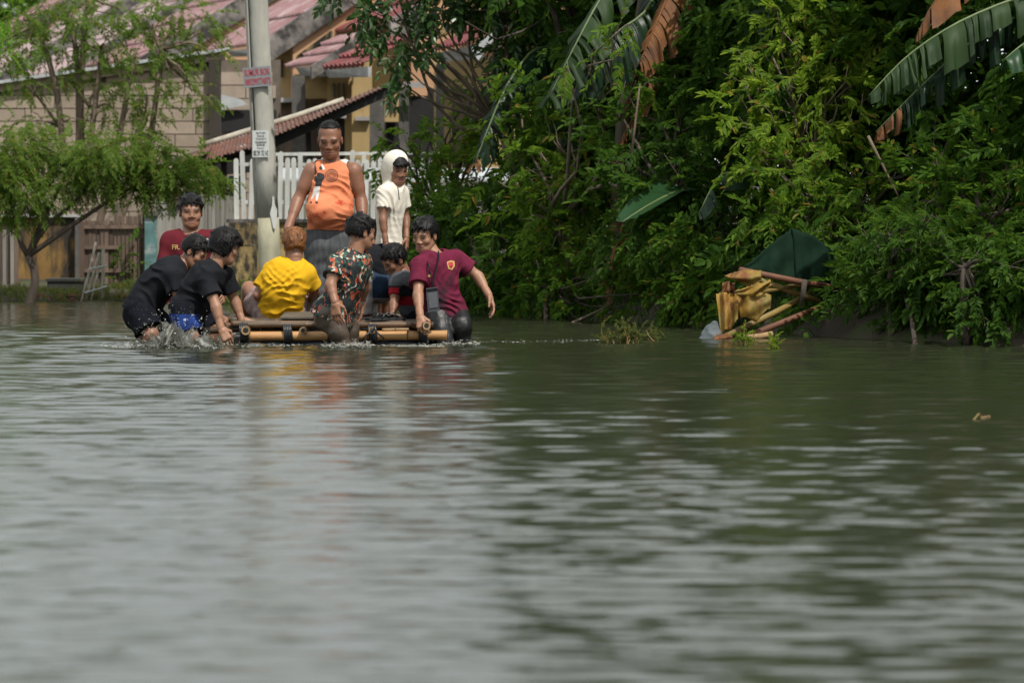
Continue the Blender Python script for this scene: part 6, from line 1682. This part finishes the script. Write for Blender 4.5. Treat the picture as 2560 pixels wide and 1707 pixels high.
person('long haired pusher in black shirt with blue shorts leaning on raft', J, ('n', (.86, .36, -.32), (0, 0, 1), 1.0), ('long', 27, M['hair']), M['skin_c'],
    dict(name='shirt', m=M['black_cloth'], hem=-.12, inf=.024, sleeve=.66, cuff=.076, wr=.010, seed=20, folds=[((.6, 0, .8), .08, .012, P(500, 730, 31.7), .25)]), dict(name='shorts', mats=[M['black_short'], M['blue_print']], paint=blue_paint, len=.85, flare=.02), g=(.95, .95),
    hands={'a': ('grip', (.45, -.25, -.8), (-.1, -.8, .7)), 'b': ('flat', (.97, .1, -.16), (0, 0, 1)), 'flip': 'b'})

# ---- smiling man in dark red shirt behind them
J = JJ(34.5, hd=(477, 529), nk=(477, 584), sa=(426, 602), sb=(531, 600), ea=(410, 676, -.05), eb=(548, 672, -.08), wa=(432, 730, -.25), wb=(556, 722, -.30), ha=(454, 742), hb=(502, 742), spn=(478, 664, .0),
       ka=(455, 850, -.1), kb=(505, 850, -.1), aa=(455, 955), ab=(505, 955))
red = person('smiling man in dark red shirt wading behind the two pushers', J, ('w', (.16, -1, -.04), (0, 0, 1), 1.08), ('short', 30, M['hair']), M['skin_a'],
    dict(name='shirt', m=M['maroon'], hem=-.05, inf=.018, sleeve=.8, cuff=.07, wr=.006, seed=22, neck=.012, neck_r=.08), dict(name='shorts', m=M['red_cloth'], len=.8), g=(1.12, 1.08), arm=1.1)
V2, F2 = text_mesh('FR.', 19, 12)
decal(red, 'lettering', [([(440 + x, 618 - y) for x, y in V2], F2)], M['gold'], .006)
decal(red, 'badge', [fill([(503, 597), (511, 595), (520, 596), (522, 603), (519, 611), (512, 609)], 3)], M['print_white'], .004)
decal(red, 'badge', [fill([(513, 599), (520, 599), (521, 604), (518, 610), (513, 606)], 3)], M['print_blue'], .007)

M['sack'] = mat('sack', (0.10, 0.12, 0.13), (0.05, 0.06, 0.065), 0.7, 9, bump=.3)
sk = thing('plastic_sack', 'pale grey plastic sack half sunk at left foot of debris pile', 'sack', P(1782, 846, 33.0))
c0 = P(1782, 846, 33.0); f = Field((c0.x - .3, c0.y - .2, -.1), (c0.x + .3, c0.y + .25, .3), .008)
for a_, b_, r0_, r1_ in (((1752, 850), (1772, 822), .02, .03), ((1765, 848), (1786, 815), .035, .04), ((1785, 848), (1796, 826), .05, .045)): f.add(cap(P(*a_, 33.0), P(*b_, 33.05), r0_, r1_), .03)
sw = sines(8, .06, 7); f.ripple(lambda x, y, z: .010 * sw(x, y, z)); V, F = f.mesh(); obj('bag', V, F, M['sack'], sk, True)
# ---------------------------------------------------------------- splash and foam
def ico():
    V = [(1,0,0),(-1,0,0),(0,1,0),(0,-1,0),(0,0,1),(0,0,-1)]; F = [(0,2,4),(2,1,4),(1,3,4),(3,0,4),(2,0,5),(1,2,5),(3,1,5),(0,3,5)]
    V = [Vector(v) for v in V]; out, faces = list(V), []
    for a, b, c in F:
        i = len(out); out += [((V[a]+V[b])/2).normalized(), ((V[b]+V[c])/2).normalized(), ((V[c]+V[a])/2).normalized()]
        faces += [(a, i, i+2), (i, b, i+1), (i+2, i+1, c), (i, i+1, i+2)]
    return np.array([tuple(v) for v in out]), np.array(faces)
IV, IF = ico()
def drops(name, label, pos, size, m, flat=1.0):
    pos = np.array(pos); size = np.array(size)
    rng = np.random.RandomState(len(pos)); st = rng.uniform(.6, 1.6, (len(pos), 3)); st[:, 2] *= flat
    V = (pos[:, None, :] + IV[None] * size[:, None, None] * st[:, None, :]).reshape(-1, 3)
    F = (IF[None] + (np.arange(len(pos)) * len(IV))[:, None, None]).reshape(-1, 3)
    o = obj(name, V, F, m, None, True); return tag(o, label, 'water', kind='stuff')
M['spray'] = mat('spray', (0.55, 0.55, 0.50), (0.36, 0.36, 0.32), 0.25, 30)
# ragged veils of thrown water in front of the leftmost knees
mv = bpy.data.materials.new('water_veil'); mv.use_nodes = True
n, l = mv.node_tree.nodes, mv.node_tree.links; b = n['Principled BSDF']; out = n['Material Output']
b.inputs['Base Color'].default_value = (0.50, 0.50, 0.46, 1); b.inputs['Roughness'].default_value = .3
tc = n.new('ShaderNodeTexCoord'); mp3 = n.new('ShaderNodeMapping'); mp3.inputs['Scale'].default_value = (26, 26, 13); nz = n.new('ShaderNodeTexNoise'); nz.inputs['Scale'].default_value = 1; nz.inputs['Detail'].default_value = 6
nz.inputs['Roughness'].default_value = .7
mr = n.new('ShaderNodeMapRange'); mr.inputs[1].default_value = .34; mr.inputs[2].default_value = .58; mr.inputs[4].default_value = .92; tr_ = n.new('ShaderNodeBsdfTransparent'); mx = n.new('ShaderNodeMixShader')
l.new(tc.outputs['Object'], mp3.inputs[0]); l.new(mp3.outputs[0], nz.inputs['Vector']); l.new(nz.outputs['Fac'], mr.inputs[0]); l.new(mr.outputs[0], mx.inputs[0]); l.new(tr_.outputs[0], mx.inputs[1]); l.new(b.outputs[0], mx.inputs[2]); l.new(mx.outputs[0], out.inputs[0])
rng = np.random.RandomState(15); V, F = [], []
for q, (xa, xb, hgt, d0, lean) in enumerate(((372, 476, 74, 31.36, 12), (388, 452, 60, 31.28, 6), (405, 520, 52, 31.42, 22), (360, 420, 38, 31.22, -6), (455, 560, 30, 31.32, 14), (340, 400, 24, 31.4, -14), (480, 545, 40, 31.5, 10), (380, 460, 70, 31.32, 18), (366, 440, 50, 31.3, 2), (400, 480, 64, 31.24, 16))):
    nu, nv = 26, 12; b0 = len(V); ph = rng.uniform(0, 6, 4)
    for i in range(nu + 1):
        u = i / nu; top = hgt * (math.sin(math.pi * min(max(u, .02), .98)) ** .7) * (.72 + .18 * math.sin(u * 9 + ph[0]) + .16 * math.sin(u * 23 + ph[1]) + .1 * rng.rand())
        for k in range(nv + 1):
            v = k / nv
            V.append(P(xa + (xb - xa) * u + lean * v * v + 2.5 * math.sin(u * 17 + v * 5 + ph[2]), 866 - top * v * (1 - .12 * v), d0 + .07 * math.sin(u * 7 + ph[3]) - .10 * v * v + .02 * math.sin(u * 19 + v * 7)))
    for i in range(nu):
        for k in range(nv): F.append((b0 + i*(nv+1) + k, b0 + (i+1)*(nv+1) + k, b0 + (i+1)*(nv+1) + k + 1, b0 + i*(nv+1) + k + 1))
tag(obj('water_splash', V, F, mv, None, True), 'sheet of muddy water thrown up at knees of left pushers', 'water', kind='stuff')
rng = np.random.RandomState(5)
pos, size = [], []
for i in range(700):
    px = rng.normal(440, 52); py = 860 - abs(rng.normal(0, 34)) * (1.1 if px < 520 else .5); d = 31.3 + rng.normal(0, .1)
    q = P(px, py, d)
    if q.z > -.01: pos.append(tuple(q)); size.append(rng.gamma(2, .0006) + .0006)
drops('spray_drops', 'white water drops flying above splash at left pushers', pos, size, M['spray'])
pos, size = [], []
def foam(px0, px1, d, n_, sd, sp):
    for i in range(n_):
        px = rng.uniform(px0, px1); dd = d + rng.normal(0, sd); q = P(px, 860, dd); pos.append((q.x, dd, abs(rng.normal(0, sp)) + .004)); size.append(rng.gamma(2, .0013) + .0009)
foam(800, 930, 31.22, 990, .05, .016); foam(930, 1110, 31.38, 780, .05, .008); foam(1100, 1200, 31.7, 540, .06, .012); foam(1200, 1430, 32.2, 112, .10, .006)
foam(310, 560, 31.35, 1260, .12, .016); foam(560, 800, 31.42, 690, .06, .008); foam(880, 920, 31.2, 360, .05, .02); foam(1380, 1500, 32.5, 45, .08, .006); foam(250, 330, 31.5, 180, .15, .005)
drops('wake_foam', 'white foam and bubbles along front of raft and wading legs', pos, size, M['spray'], .25)
